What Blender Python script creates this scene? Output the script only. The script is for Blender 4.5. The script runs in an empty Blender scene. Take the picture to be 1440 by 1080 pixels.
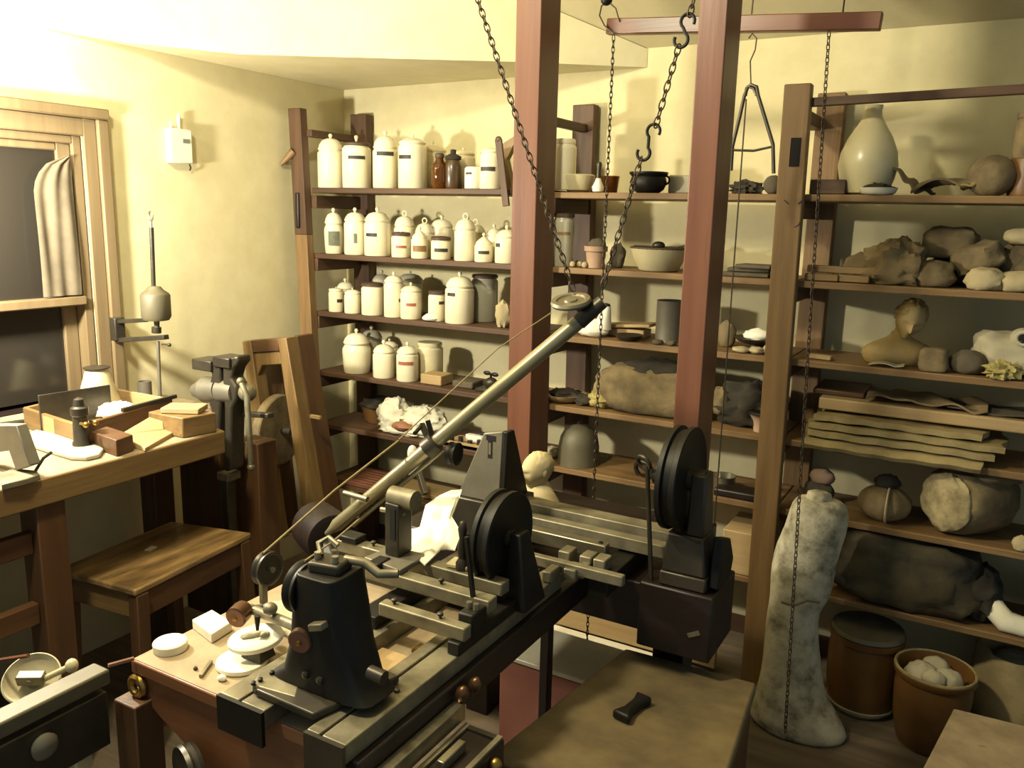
import bpy, bmesh, math, random
from math import sin, cos, pi, radians as rad, sqrt, atan2
from mathutils import Vector as V, Matrix, noise
random.seed(7)
SC = bpy.context.scene
COL = SC.collection

# ------------------------------------------------------------------ camera
F = 1176.7                                    # focal length in pixels of a 1440-wide frame
YAW, PITCH, ROLL = rad(29.609), rad(11.486), rad(1.3248)
EYE = V((0, 0, 1.6))
_f = V((-sin(YAW)*cos(PITCH), cos(YAW)*cos(PITCH), -sin(PITCH)))
_r0 = V((cos(YAW), sin(YAW), 0)); _u0 = _r0.cross(_f)
CR = _r0*cos(ROLL) + _u0*sin(ROLL); CU = CR.cross(_f); CF = _f

def at(px, py, ax, c):
    """the point of the real plane ax = c (a wall, a shelf, a bench top) seen at a photo position"""
    d = CR*((px-720)/F) - CU*((py-540)/F) + CF
    i = 'xyz'.index(ax)
    return EYE + d*((c-EYE[i])/d[i])
def xat(px, Y, z):
    """X on the line Y, z (a row on a shelf)"""
    k = (px-720)/F
    n = CR - CF*k
    return -(n.y*Y + n.z*(z-EYE.z))/n.x
def mpp(p):
    return (V(p)-EYE).dot(CF)/F

# ------------------------------------------------------------------ materials
def lin(c):
    return tuple((x/12.92 if x <= .04045 else ((x+.055)/1.055)**2.4) for x in c)
def hexc(h):
    return lin(tuple(int(h[i:i+2], 16)/255 for i in (0, 2, 4)))
def mat(name, a, b=None, scale=6, rough=.6, metal=0, bump=0, stretch=(1, 1, 1), spec=.5, lo=.35, hi=.65, trans=0, detail=5, c=None, coat=0):
    m = bpy.data.materials.new(name); m.use_nodes = True
    nt = m.node_tree; p = nt.nodes['Principled BSDF']
    p.inputs['Roughness'].default_value = rough
    p.inputs['Metallic'].default_value = metal
    p.inputs['Specular IOR Level'].default_value = spec
    p.inputs['Transmission Weight'].default_value = trans
    p.inputs['Coat Weight'].default_value = coat
    A = (*hexc(a), 1)
    p.inputs['Base Color'].default_value = A
    if b:
        tc = nt.nodes.new('ShaderNodeTexCoord'); mp = nt.nodes.new('ShaderNodeMapping')
        mp.inputs['Scale'].default_value = stretch
        nz = nt.nodes.new('ShaderNodeTexNoise'); nz.inputs['Scale'].default_value = scale
        nz.inputs['Detail'].default_value = detail; nz.inputs['Roughness'].default_value = .6
        cr = nt.nodes.new('ShaderNodeValToRGB')
        e = cr.color_ramp.elements
        e[0].position = lo; e[0].color = A; e[1].position = hi; e[1].color = (*hexc(b), 1)
        if c:
            q = e.new(min(1, hi+.12)); q.color = (*hexc(c), 1)
        L = nt.links.new
        L(tc.outputs['Object'], mp.inputs['Vector']); L(mp.outputs['Vector'], nz.inputs['Vector'])
        L(nz.outputs['Fac'], cr.inputs['Fac']); L(cr.outputs['Color'], p.inputs['Base Color'])
        if bump:
            bp = nt.nodes.new('ShaderNodeBump'); bp.inputs['Strength'].default_value = bump
            bp.inputs['Distance'].default_value = .01
            L(nz.outputs['Fac'], bp.inputs['Height']); L(bp.outputs['Normal'], p.inputs['Normal'])
    return m
GX, GY, GZ = (.25, 4, 4), (4, .25, 4), (4, 4, .25)
M = {}
def addm(k, *a, **kw): M[k] = mat(k, *a, **kw)
addm('wall_plaster', 'D9CEA4', 'D0C59A', scale=9, rough=.9, bump=.12, spec=.2)
addm('ceiling_plaster', 'DBD2AC', 'D2C8A0', scale=7, rough=.9, bump=.1, spec=.2)
addm('floor_boards', '6E604C', '54483A', scale=5, rough=.75, bump=.25, stretch=GX)
addm('ceiling_dimmed', 'C4BA94', 'BCB18B', scale=7, rough=.9, bump=.1, spec=.2)  # ceiling plaster darkened: the slope's weaker light is put into its colour
for ax, g in (('x', GX), ('y', GY), ('z', GZ)):
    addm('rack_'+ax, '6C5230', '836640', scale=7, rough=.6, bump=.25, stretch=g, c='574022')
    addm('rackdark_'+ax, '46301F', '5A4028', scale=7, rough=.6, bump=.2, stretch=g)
    addm('redwood_'+ax, '633D2B', '724A36', scale=5, rough=.36, bump=.08, stretch=g, c='543325')
    addm('oak_'+ax, '6B5230', '82683F', scale=7, rough=.5, bump=.2, stretch=g, c='523C22')
    addm('oakdark_'+ax, '4A311C', '5C3F24', scale=7, rough=.5, bump=.2, stretch=g)
    addm('bedwood_'+ax, '18100C', '231711', scale=6, rough=.45, bump=.15, stretch=g)
    addm('pale_wood_'+ax, '9C8157', 'AD9468', scale=7, rough=.65, bump=.15, stretch=g)
addm('stool_wood', '665034', '9C7D4F', scale=5, rough=.34, bump=.15, stretch=(3, .6, 3), c='BFA068', coat=.3, lo=.38, hi=.55)
addm('apron_wood', '70472C', '825636', scale=4, rough=.42, bump=.12, stretch=GX, c='613B24')
addm('dusty_table', '8A775B', 'A28F6F', scale=12, rough=.75, bump=.2, c='74634D')
addm('dusty_lit_bench', '796A52', '8E7D62', scale=10, rough=.75, bump=.2, c='66563F')  # dust, plus a paler tone painting the light on the bench top
addm('chest_lid', '4C412E', '7C6A48', scale=4, rough=.6, bump=.3, stretch=(1, 1.5, 1), c='8E7A54', detail=8)
addm('cream_glaze', 'E6DDBE', 'DFD4B0', scale=8, rough=.16, spec=.5, coat=.3)
addm('cream_aged', 'D6CBA4', 'C8BB90', scale=10, rough=.3, coat=.15)
addm('grey_glaze', 'B3AD94', 'A39D84', scale=8, rough=.3)
addm('dark_lid', '46352A', '55402E', scale=12, rough=.6)
addm('black_label', '2C2620', '3B332A', scale=30, rough=.6)
addm('brown_label', '7A5A34', '8B6A40', scale=30, rough=.6)
addm('red_label', '96513A', 'A56446', scale=30, rough=.6)
addm('ink_mark', '5F6250', '74765F', scale=40, rough=.6)
addm('amber_glass', '7A4A12', rough=.06, trans=.75, spec=.6)
addm('brown_stoneware', '3A2A1A', '4A3722', scale=9, rough=.3, coat=.3)
addm('white_glaze', 'E9E5D2', 'E1DCC6', scale=5, rough=.14, coat=.4)
addm('plaster_white', 'EFEAD6', 'E4DEC6', scale=14, rough=.8, bump=.15)
addm('plaster_aged', 'A0967A', 'B8AE90', scale=7, rough=.85, bump=.35, c='7F765E')
addm('column_plaster', '6E6752', 'ADA58B', scale=13, rough=.85, bump=.9, c='C2BBA2', lo=.36, hi=.50, detail=11)
addm('bust_plaster', 'A38B58', 'B69D68', scale=9, rough=.6, bump=.15)
addm('stone_brown', '5C4E38', '84734F', scale=12, rough=.9, bump=.6, c='978560', detail=8)
addm('stone_pale', '9B8C6A', 'B1A27C', scale=9, rough=.9, bump=.5)
addm('stone_dark', '4A4234', '5C523F', scale=9, rough=.9, bump=.5)
addm('wrap_paper', '66563A', '87734E', scale=10, rough=.85, bump=.6, c='98845C', detail=8)
addm('burlap', '5A4D36', '82714E', scale=12, rough=.95, bump=.6, c='94835C', detail=9)
addm('dark_cloth', '2C271E', '3B3426', scale=10, rough=.95, bump=.4)
addm('white_cloth', 'C9C2A6', 'D8D2B8', scale=12, rough=.9, bump=.3)
addm('paper', 'F2EEDC', 'EAE4CC', scale=6, rough=.7)
addm('old_paper', '7A6A44', '97865A', scale=12, rough=.8, bump=.25, c='A69566', detail=8)
addm('straw', '94854A', 'ADA064', scale=30, rough=.9, bump=.6, c='6B5D2C')
addm('terracotta', '7E5238', '8E6044', scale=6, rough=.7, bump=.1)
addm('pink_pot', '9C7F68', 'AB8E74', scale=8, rough=.8, bump=.1)
addm('crock', '63431F', '74522C', scale=5, rough=.4, bump=.05)
addm('black_iron', '16140F', '211E17', scale=10, rough=.5, metal=.4, bump=.1)
addm('dark_iron', '3B362D', '4B4539', scale=12, rough=.4, metal=.5, bump=.15)
addm('grey_iron', '6F695A', '7E7868', scale=9, rough=.5, metal=.45, bump=.12)
addm('steel', '9B947E', 'AEA78F', scale=9, rough=.3, metal=.85, bump=.05, stretch=(1, 5, 1))
addm('dull_steel', '6A6350', '8E866C', scale=16, rough=.45, metal=.45, bump=.12, c='9C937A', detail=8)
addm('tube_metal', '857D60', '948B6C', scale=8, rough=.33, metal=.5, bump=.04)
addm('brass', '9A7A3C', 'AE8E4C', scale=12, rough=.3, metal=.9)
addm('bronze', '5F4430', '73543A', scale=10, rough=.35, metal=.75)
addm('chain_iron', '3A2F24', '4A3D2E', scale=20, rough=.5, metal=.6)
addm('cord', '8F7F56', '7D6E48', scale=40, rough=.9)
addm('leather', '6B5B40', '80704F', scale=10, rough=.75, bump=.3)
addm('window_paint', '7C6A4C', '6E5D42', scale=6, rough=.5, bump=.08, stretch=GZ)
addm('night_glass', '2C2822', rough=.16, spec=.6)
addm('curtain_net', '5E5442', '6C614C', scale=14, rough=.8)
addm('box_plastic', 'D8D6C8', rough=.4)
addm('screen_grey', '6D7468', rough=.3)
addm('brick_red', '6E4234', '7C4C3C', scale=6, rough=.8)
addm('dark_hole', '0E0B08', rough=.9)
addm('bell_grey', '59533F', '67604A', scale=10, rough=.55, metal=.15, bump=.1)
addm('sack_paper', '94815A', 'AC986C', scale=8, rough=.85, bump=.5, c='7C6A46')
addm('tarred', '2E2A1D', '554A30', scale=7, rough=.8, bump=.5, c='6B5E3E', detail=8)
addm('sack_end', '75684A', 'A3946C', scale=22, rough=.95, bump=.8, detail=9)
addm('soot', '2F2A22', '40392D', scale=14, rough=.95, bump=.4)
addm('enamel', 'C9BE98', 'BDB189', scale=10, rough=.3)

# ------------------------------------------------------------------ mesh builder
class MB:
    def __init__(s, mtx=None):
        s.v = []; s.f = []; s.m = mtx or Matrix()
    def add(s, vs, fs):
        n = len(s.v); s.v += [s.m @ V(p) for p in vs]; s.f += [tuple(i+n for i in f) for f in fs]; return s
    def hexa(s, b, t):
        """b: 4 bottom points counter-clockwise, t: 4 top points"""
        return s.add(list(b)+list(t), [(3, 2, 1, 0), (4, 5, 6, 7), (0, 1, 5, 4), (1, 2, 6, 5), (2, 3, 7, 6), (3, 0, 4, 7)])
    def bx(s, x0, x1, y0, y1, z0, z1):
        q = [(x0, y0), (x1, y0), (x1, y1), (x0, y1)]
        return s.hexa([(*p, z0) for p in q], [(*p, z1) for p in q])
    def box(s, c, d, rz=0, rx=0, ry=0):
        R = Matrix.Translation(V(c)) @ Matrix.Rotation(rz, 4, 'Z') @ Matrix.Rotation(ry, 4, 'Y') @ Matrix.Rotation(rx, 4, 'X')
        x, y, z = d[0]/2, d[1]/2, d[2]/2
        q = [(-x, -y), (x, -y), (x, y), (-x, y)]
        return s.hexa([R @ V((*p, -z)) for p in q], [R @ V((*p, z)) for p in q])
    def bar(s, a, b, w, h, up=(0, 0, 1)):
        a, b = V(a), V(b); d = (b-a).normalized(); u = V(up)
        r = d.cross(u).normalized(); u = r.cross(d).normalized()
        R = [r*(w/2)*i + u*(h/2)*j for i, j in ((-1, -1), (1, -1), (1, 1), (-1, 1))]
        return s.hexa([a+k for k in R], [b+k for k in R])
    def prism(s, poly, off):
        """polygon of 3-D points (counter-clockwise seen against off) pushed by vector off"""
        n = len(poly); p = [V(q) for q in poly]; o = V(off)
        nrm = V((0, 0, 0))
        for i in range(n): nrm += (p[i]-p[0]).cross(p[(i+1) % n]-p[0])
        if nrm.dot(o) > 0: p = p[::-1]
        vs = p+[q+o for q in p]
        fs = [tuple(range(n)), tuple(range(2*n-1, n-1, -1))]
        fs += [(i, i+n, (i+1) % n+n, (i+1) % n) for i in range(n)]
        return s.add(vs, fs)
    def lathe(s, prof, o=(0, 0, 0), axis=(0, 0, 1), seg=24, warp=None):
        """profile of (radius, height) pairs turned round an axis through o"""
        a = V(axis).normalized(); u = a.orthogonal().normalized(); w = a.cross(u); o = V(o)
        if abs(a.z) > .999: u, w = V((1, 0, 0)), V((0, 1, 0)) if a.z > 0 else V((0, -1, 0))
        vs = []; fs = []
        for (r, h) in prof:
            for k in range(seg):
                t = 2*pi*k/seg
                rr = r*(warp(t, h) if warp else 1)
                vs.append(o+a*h+(u*cos(t)+w*sin(t))*rr)
        n = len(prof)
        for i in range(n-1):
            for k in range(seg):
                k2 = (k+1) % seg
                fs.append((i*seg+k, i*seg+k2, (i+1)*seg+k2, (i+1)*seg+k))
        fs.append(tuple(range(seg-1, -1, -1))); fs.append(tuple((n-1)*seg+k for k in range(seg)))
        return s.add(vs, fs)
    def cyl(s, a, b, r, r2=None, seg=20):
        a, b = V(a), V(b)
        return s.lathe([(r, 0), (r if r2 is None else r2, (b-a).length)], a, b-a, seg)
    def ball(s, c, r, nz=0, fr=3, seed=0, n=20, flat=None, M4=None, ridge=False, p=1):
        """ellipsoid, optionally roughened by noise; flat cuts the base at that share of the height"""
        r = V(r) if hasattr(r, '__len__') else V((r, r, r)); c = V(c)
        vs = []; fs = []; rows = max(6, n//2+2)
        for i in range(rows+1):
            th = pi*i/rows
            for k in range(n):
                ph = 2*pi*k/n
                d = V((sin(th)*cos(ph), sin(th)*sin(ph), -cos(th)))
                if p != 1: d = V([math.copysign(abs(q)**p, q) for q in d])
                k2 = 1
                if nz:
                    q = d*fr+V((seed*3.1, seed*1.7, -seed*2.3))
                    e = noise.noise(q)+.5*noise.noise(q*2.1)+.3*noise.noise(q*4.6)
                    if ridge: e = (1-abs(noise.noise(q))*2)*.8+.4*noise.noise(q*2.3)-.3
                    k2 = 1+nz*e
                q = V((d.x*r.x, d.y*r.y, d.z*r.z))*k2
                if flat is not None: q.z = max(q.z, -r.z*flat)
                if M4: q = M4 @ q
                vs.append(c+q)
        for i in range(rows):
            for k in range(n):
                k2 = (k+1) % n
                fs.append((i*n+k, i*n+k2, (i+1)*n+k2, (i+1)*n+k))
        return s.add(vs, fs)
    def tube(s, pts, r, seg=8, closed=False):
        pts = [V(p) for p in pts]; n = len(pts)
        rs = r if hasattr(r, '__len__') else [r]*n
        vs = []; fs = []; u = None
        for i, p in enumerate(pts):
            a = pts[(i-1) % n] if (closed or i > 0) else p
            b = pts[(i+1) % n] if (closed or i < n-1) else p
            d = (b-a).normalized()
            u = d.orthogonal().normalized() if u is None else (u-d*u.dot(d)).normalized()
            w = d.cross(u)
            for k in range(seg):
                t = 2*pi*k/seg; vs.append(p+(u*cos(t)+w*sin(t))*rs[i])
        for i in range(n if closed else n-1):
            j = (i+1) % n
            for k in range(seg):
                k2 = (k+1) % seg
                fs.append((i*seg+k, i*seg+k2, j*seg+k2, j*seg+k))
        if not closed:
            fs.append(tuple(range(seg-1, -1, -1))); fs.append(tuple((n-1)*seg+k for k in range(seg)))
        return s.add(vs, fs)
    def ring(s, c, R, r, axis=(0, 0, 1), seg=24, k=8, a0=0, a1=2*pi, sq=1):
        a = V(axis).normalized(); u = a.orthogonal().normalized(); w = a.cross(u); c = V(c)
        full = abs(a1-a0-2*pi) < 1e-6
        n = seg if full else seg+1
        pts = [c+(u*cos(a0+(a1-a0)*i/seg)+w*sin(a0+(a1-a0)*i/seg)*sq)*R for i in range(n)]
        return s.tube(pts, r, k, full)
    def sheet(s, fn, nu, nv, th=0):
        """fn(u, v) -> point; closed slab of thickness th along the surface normal"""
        P = [[V(fn(i/nu, j/nv)) for j in range(nv+1)] for i in range(nu+1)]
        N = [[None]*(nv+1) for _ in range(nu+1)]
        for i in range(nu+1):
            for j in range(nv+1):
                du = P[min(i+1, nu)][j]-P[max(i-1, 0)][j]; dv = P[i][min(j+1, nv)]-P[i][max(j-1, 0)]
                N[i][j] = du.cross(dv).normalized()
        w = nv+1
        top = [P[i][j]+N[i][j]*th/2 for i in range(nu+1) for j in range(w)]
        bot = [P[i][j]-N[i][j]*th/2 for i in range(nu+1) for j in range(w)]
        fs = []; o = len(top)
        for i in range(nu):
            for j in range(nv):
                a, b, c, d = i*w+j, (i+1)*w+j, (i+1)*w+j+1, i*w+j+1
                fs.append((a, b, c, d)); fs.append((a+o, d+o, c+o, b+o))
        edge = [i*w for i in range(nu+1)]+[nu*w+j for j in range(1, w)]+[i*w+nv for i in range(nu-1, -1, -1)]+[j for j in range(nv-1, 0, -1)]
        m = len(edge)
        for i in range(m):
            a, b = edge[i], edge[(i+1) % m]
            fs.append((a, a+o, b+o, b))
        return s.add(top+bot, fs)
    def build(s, name, m, parent=None, bevel=0, ang=38, o=None, sub=0):
        if parent is not None: off = WO[parent.name]
        if parent is not None and parent.name in RESTING:          # soft bundles settle flat on the shelf they lie on
            for p in s.v: p.z = min(max(p.z, off.z+.0008), off.z+RESTING[parent.name])
        if parent is not None: pass
        elif o is not None: off = V(o)
        else:
            xs = [p.x for p in s.v]; ys = [p.y for p in s.v]; zs = [p.z for p in s.v]
            off = V(((min(xs)+max(xs))/2, (min(ys)+max(ys))/2, min(zs)))
        me = bpy.data.meshes.new(name)
        me.from_pydata([p-off for p in s.v], [], s.f)
        bm = bmesh.new(); bm.from_mesh(me)
        bmesh.ops.recalc_face_normals(bm, faces=bm.faces); bm.to_mesh(me); bm.free()
        me.polygons.foreach_set('use_smooth', [True]*len(me.polygons))
        me.set_sharp_from_angle(angle=rad(ang))
        me.materials.append(M[m] if isinstance(m, str) else m)
        ob = bpy.data.objects.new(name, me); COL.objects.link(ob)
        if bevel:
            b = ob.modifiers.new('edge', 'BEVEL'); b.width = bevel; b.segments = 2; b.limit_method = 'ANGLE'; b.angle_limit = rad(40)
        if sub:
            b = ob.modifiers.new('smooth', 'SUBSURF'); b.levels = sub; b.render_levels = sub
        if parent is not None: ob.parent = parent; WO[ob.name] = off
        else: ob.location = off; WO[ob.name] = off
        return ob
WO = {}
RESTING = dict(tarred_bundle=.244, burlap_bundle=.24, sack_roll=.222, tied_bundle=.2, dark_bundle=.24, cloth_bundle=.2, skillet=.2)
def tag(o, label, cat, group=None, kind=None):
    o['label'] = label; o['category'] = cat
    if group: o['group'] = group
    if kind: o['kind'] = kind
    return o
def thing(name, label, cat, loc, group=None):
    o = bpy.data.objects.new(name, None); COL.objects.link(o); o.location = loc
    o.empty_display_size = .05
    WO[o.name] = V(loc); tag(o, label, cat, group); return o
def struct(ob): ob['kind'] = 'structure'; return ob
def dup(root, loc, rz=0, label=None, cat=None, scale=1):
    r = root.copy(); COL.objects.link(r); r.location = loc; r.rotation_euler = (0, 0, rz)
    r.scale = (scale,)*3
    if label: r['label'] = label
    for ch in list(root.children):
        c = ch.copy(); COL.objects.link(c); c.parent = r
        for g in list(ch.children):
            d = g.copy(); COL.objects.link(d); d.parent = c
    return r
# ------------------------------------------------------------------ room shell
XW, YW = -2.70, 3.12
b = MB(); b.bx(-3.2, 1.8, -1.2, 3.5, -.06, 0); struct(b.build('floor', 'floor_boards'))
b = MB(); b.bx(XW-.15, 1.8, YW, YW+.12, 0, 3.2); struct(b.build('wall_back', 'wall_plaster'))
WZ0, WZ1, WY0, WY1 = .925, 1.825, .35, 1.80
b = MB()
b.bx(XW-.14, XW, -.6, YW, 0, WZ0); b.bx(XW-.14, XW, -.6, YW, WZ1, 3.6)
b.bx(XW-.14, XW, WY1, YW, WZ0, WZ1); b.bx(XW-.14, XW, -.6, WY0, WZ0, WZ1)
struct(b.build('wall_left', 'wall_plaster'))
def ceil_z(y): return 2.218+.55*(YW-y)
b = MB()
b.hexa([(XW-.1, -.4, ceil_z(-.4)), (1.8, -.4, ceil_z(-.4)), (1.8, YW+.1, ceil_z(YW+.1)), (XW-.1, YW+.1, ceil_z(YW+.1))],
       [(XW-.1, -.4, ceil_z(-.4)+.06), (1.8, -.4, ceil_z(-.4)+.06), (1.8, YW+.1, ceil_z(YW+.1)+.06), (XW-.1, YW+.1, ceil_z(YW+.1)+.06)])
struct(b.build('ceiling', 'ceiling_dimmed'))
# boxed-in corner of the attic ceiling: flat underside, bright face along its diagonal lip
lip = [(-1.222, YW-.002), (-1.60, 2.83), (-2.05, 2.545), (-2.46, 2.28), (-2.66, 1.95), (XW+.002, 1.70)]
poly = lip+[(XW+.002, YW-.002)]
b = MB()
n = len(poly)
bot = [V((x, y, 2.142 + .008*min(1, max(0, (x+2.7)/1.4)))) for x, y in poly]; top = [V((x, y, ceil_z(y)-.004)) for x, y in poly]
b.add(bot+top, [tuple(range(n)), tuple(range(2*n-1, n-1, -1))]+[(i, (i+1) % n, (i+1) % n+n, i+n) for i in range(n)])
struct(b.build('trim_1', 'ceiling_plaster', ang=60))
b = MB(); b.bx(XW, 1.8, YW-.016, YW-.001, 0, .07); struct(b.build('baseboard_back', 'rackdark_x'))
# window in the left wall: casing, jamb, two sashes, sill, dark night outside
w = MB(); g = .003
w.bx(XW+g, XW+.028, WY1+.045, WY1+.085, WZ0-.06, WZ1+.055)
w.bx(XW+g, XW+.028, WY0-.085, WY0-.045, WZ0-.06, WZ1+.055)
w.bx(XW+g, XW+.036, WY0-.085, WY1+.085, WZ1+.055, WZ1+.09)
w.bx(XW+g, XW+.016, WY1-.004, WY1+.045, WZ0-.06, WZ1+.055)
w.bx(XW+g, XW+.016, WY0-.045, WY0, WZ0-.06, WZ1+.055)
w.bx(XW+g, XW+.016, WY0, WY1, WZ1-.004, WZ1+.055)
win = struct(w.build('window_1', 'window_paint', bevel=.004))
w = MB(); w.bx(XW-.11, XW+.0, WY1-.035, WY1-.005, WZ0+.004, WZ1-.004); w.bx(XW-.11, XW, WY0+.005, WY0+.035, WZ0+.004, WZ1-.004)
w.bx(XW-.11, XW, WY0+.035, WY1-.035, WZ1-.03, WZ1-.004)
w.build('jamb', 'window_paint', win, bevel=.003)
w = MB()
w.bx(XW-.035, XW-.012, WY1-.085, WY1-.036, 1.26, WZ1-.03); w.bx(XW-.035, XW-.012, WY0+.036, WY0+.085, 1.26, WZ1-.03)
w.bx(XW-.035, XW-.012, WY0+.085, WY1-.085, WZ1-.055, WZ1-.03)
w.bx(XW-.04, XW+.018, WY0+.036, WY1-.036, 1.262, 1.292)
w.build('upper_sash', 'window_paint', win, bevel=.004)
w = MB()
w.bx(XW-.075, XW-.045, WY1-.085, WY1-.036, WZ0+.02, 1.262); w.bx(XW-.075, XW-.045, WY0+.036, WY0+.085, WZ0+.02, 1.262)
w.build('lower_sash', 'window_paint', win, bevel=.004)
w = MB(); w.bx(XW-.028, XW-.022, WY0+.08, WY1-.08, 1.29, WZ1-.05); w.build('upper_pane', 'night_glass', win)
w = MB(); w.bx(XW-.064, XW-.058, WY0+.08, WY1-.08, WZ0+.018, 1.264); w.build('lower_pane', 'night_glass', win)
w = MB(); w.bx(XW-.119, XW-.001, WY0+.002, WY1-.002, WZ0+.0003, WZ0+.004); w.build('ledge', 'bedwood_y', win)
w = MB(); w.bx(XW-.135, XW-.12, WY0+.002, WY1-.002, WZ0+.002, WZ1-.002); w.build('night_backing', 'soot', win)  # dark sheet added behind the panes to stand in for the night
# net curtain gathered at the side of the upper sash
def cur(u, v):
    z = 1.298+v*.455
    wdt = .135*(1 if v < .72 else sqrt(max(.02, 1-((v-.72)/.28)**2)))
    return (XW+.012+.003*sin(u*17)+.003*sin(u*7+v*5), WY1-.05-(1-u)*wdt, z)
b = MB().sheet(cur, 26, 16, .002)
tag(b.build('net_curtain', 'curtain_net'), 'greyish net curtain gathered at the right edge of the dark window', 'curtain')

# ------------------------------------------------------------------ lights
def lamp(name, kind, loc, power, col, size):
    l = bpy.data.lights.new(name, kind); l.energy = power; l.color = col
    if kind == 'POINT': l.shadow_soft_size = size
    o = bpy.data.objects.new(name, l); o.location = loc; COL.objects.link(o); return o
lamp('window_lamp', 'POINT', (-2.42, 1.13, 1.63), 58, (1, .94, .78), .05)
lamp('wall_lamp', 'POINT', (-2.46, 1.18, 2.26), 16, (1, .90, .64), .06)
lamp('ceiling_lamp', 'POINT', (-1.50, .60, 2.70), 70, (1, .905, .64), .10)
wd = bpy.data.worlds.new('World'); SC.world = wd; wd.use_nodes = True
bg = wd.node_tree.nodes['Background']; bg.inputs[0].default_value = (.60, .78, .86, 1); bg.inputs[1].default_value = .14

# ------------------------------------------------------------------ shelving rack
SZ = [1.686, 1.414, 1.162, .895, .655, .385]
YF = 2.77
rack = thing('shelving_rack', 'tall brown timber shelving rack of plank shelves along the back wall', 'shelves', (-1.0, 2.94, 0))
def post(x0, x1, y0, y1, tz, m, shift=0, hole=None):
    b = MB(); b.hexa([(x0+shift, y0, 0), (x1+shift, y0, 0), (x1+shift, y1, 0), (x0+shift, y1, 0)], [(x0, y0, tz), (x1, y0, tz), (x1, y1, tz), (x0, y1, tz)])
    return b.build('post', m, rack, bevel=.004)
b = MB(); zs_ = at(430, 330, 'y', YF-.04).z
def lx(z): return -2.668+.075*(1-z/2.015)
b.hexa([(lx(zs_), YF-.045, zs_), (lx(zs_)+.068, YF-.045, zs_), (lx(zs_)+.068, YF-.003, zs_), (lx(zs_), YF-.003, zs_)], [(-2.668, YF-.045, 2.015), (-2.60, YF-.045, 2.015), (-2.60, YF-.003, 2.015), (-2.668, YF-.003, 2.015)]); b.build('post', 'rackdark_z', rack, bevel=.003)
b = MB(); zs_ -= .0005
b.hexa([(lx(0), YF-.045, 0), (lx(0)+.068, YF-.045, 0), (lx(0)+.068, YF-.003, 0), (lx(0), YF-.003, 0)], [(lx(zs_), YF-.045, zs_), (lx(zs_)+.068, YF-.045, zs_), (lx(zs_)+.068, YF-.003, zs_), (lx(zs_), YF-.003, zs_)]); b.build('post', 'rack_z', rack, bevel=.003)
post(-2.615, -2.525, YW-.06, YW-.012, 2.025, 'rackdark_z', .02)
post(-1.50, -1.42, YF-.045, YF-.003, 2.02, 'rackdark_z', .02)
post(-1.497, -1.405, YW-.06, YW-.012, 2.02, 'rackdark_z', .02)
p = post(-.622, -.542, YF-.045, YF-.003, 2.005, 'rack_z', .02)
hx = at(1118, 214, 'y', YF-.046)
b = MB(); b.box((hx.x, YF-.0455, hx.z), (.03, .004, .085)); b.build('mortise', 'dark_hole', p)
for q in ((1106, 284), (1126, 284)):
    b = MB(); c = at(*q, 'y', YF-.046); b.box((c.x, YF-.0455, c.z), (.018, .003, .004), ry=.7 if q[0] < 1110 else -.7); b.build('carved_mark', 'bedwood_x', p)
c = at(1116, 316, 'y', YF-.046)
b = MB().ring((c.x, YF-.046, c.z+.012), .018, .002, (0, 1, 0), 10, 5, pi*.3, pi*.7)
b.build('carved_mark', 'bedwood_x', p)
post(-.585, -.495, YW-.06, YW-.012, 2.02, 'rack_z', .0)
post(1.10, 1.18, YF-.045, YF-.003, 2.0, 'rack_z'); post(1.12, 1.20, YW-.06, YW-.012, 2.02, 'rack_z')
TH = .022
segs = [(-2.585, -1.46), (-1.456, -.545), (-.541, 1.18)]
for i, z in enumerate(SZ):
    for j, (x0, x1) in enumerate(segs):
        if i == 0: z2 = z+(.006 if j == 0 else -.004)
        else: z2 = z
        z2 -= .001
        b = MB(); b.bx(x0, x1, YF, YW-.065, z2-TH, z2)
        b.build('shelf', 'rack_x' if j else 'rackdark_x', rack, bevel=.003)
for x in (-2.61, -1.46, -.60):
    for i, z in enumerate(SZ):
        b = MB(); zz = z-TH-(.004 if i == 0 else 0)
        b.bx(x+.01, x+.05, YF-.002, YW-.06, zz-.055, zz-.001); b.build('strut', 'rackdark_y', rack, bevel=.003)
for x, zt in ((-2.60, 1.93), (-1.46, 1.945)):
    b = MB(); b.bx(x, x+.03, YF-.01, YW-.05, zt-.03, zt); b.build('strut', 'rackdark_y', rack, bevel=.003)
b = MB(); b.bx(-.60, -.56, YF-.01, YW-.05, 1.90, 1.94); b.build('strut', 'rackdark_y', rack, bevel=.003)
b = MB(); b.bar((-.56, YF-.012, 1.952), (1.18, YF-.012, 1.985), .022, .026); b.build('rail', 'rackdark_x', rack, bevel=.003)
# wooden pegs on the left post
b = MB(); c0 = at(400, 232, 'y', YF-.05); c1 = at(428, 212, 'y', YF-.05)
b.cyl((c0.x, YF-.07, c0.z), (-2.64, YF-.045, c1.z), .008, .019, 10); b.build('peg', 'oak_x', rack)
b = MB(); c0 = at(420, 296, 'y', YF-.04); b.box((c0.x+.002, YF-.03, c0.z), (.022, .05, .15)); b.build('bracket', 'bedwood_z', rack, bevel=.006)
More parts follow.
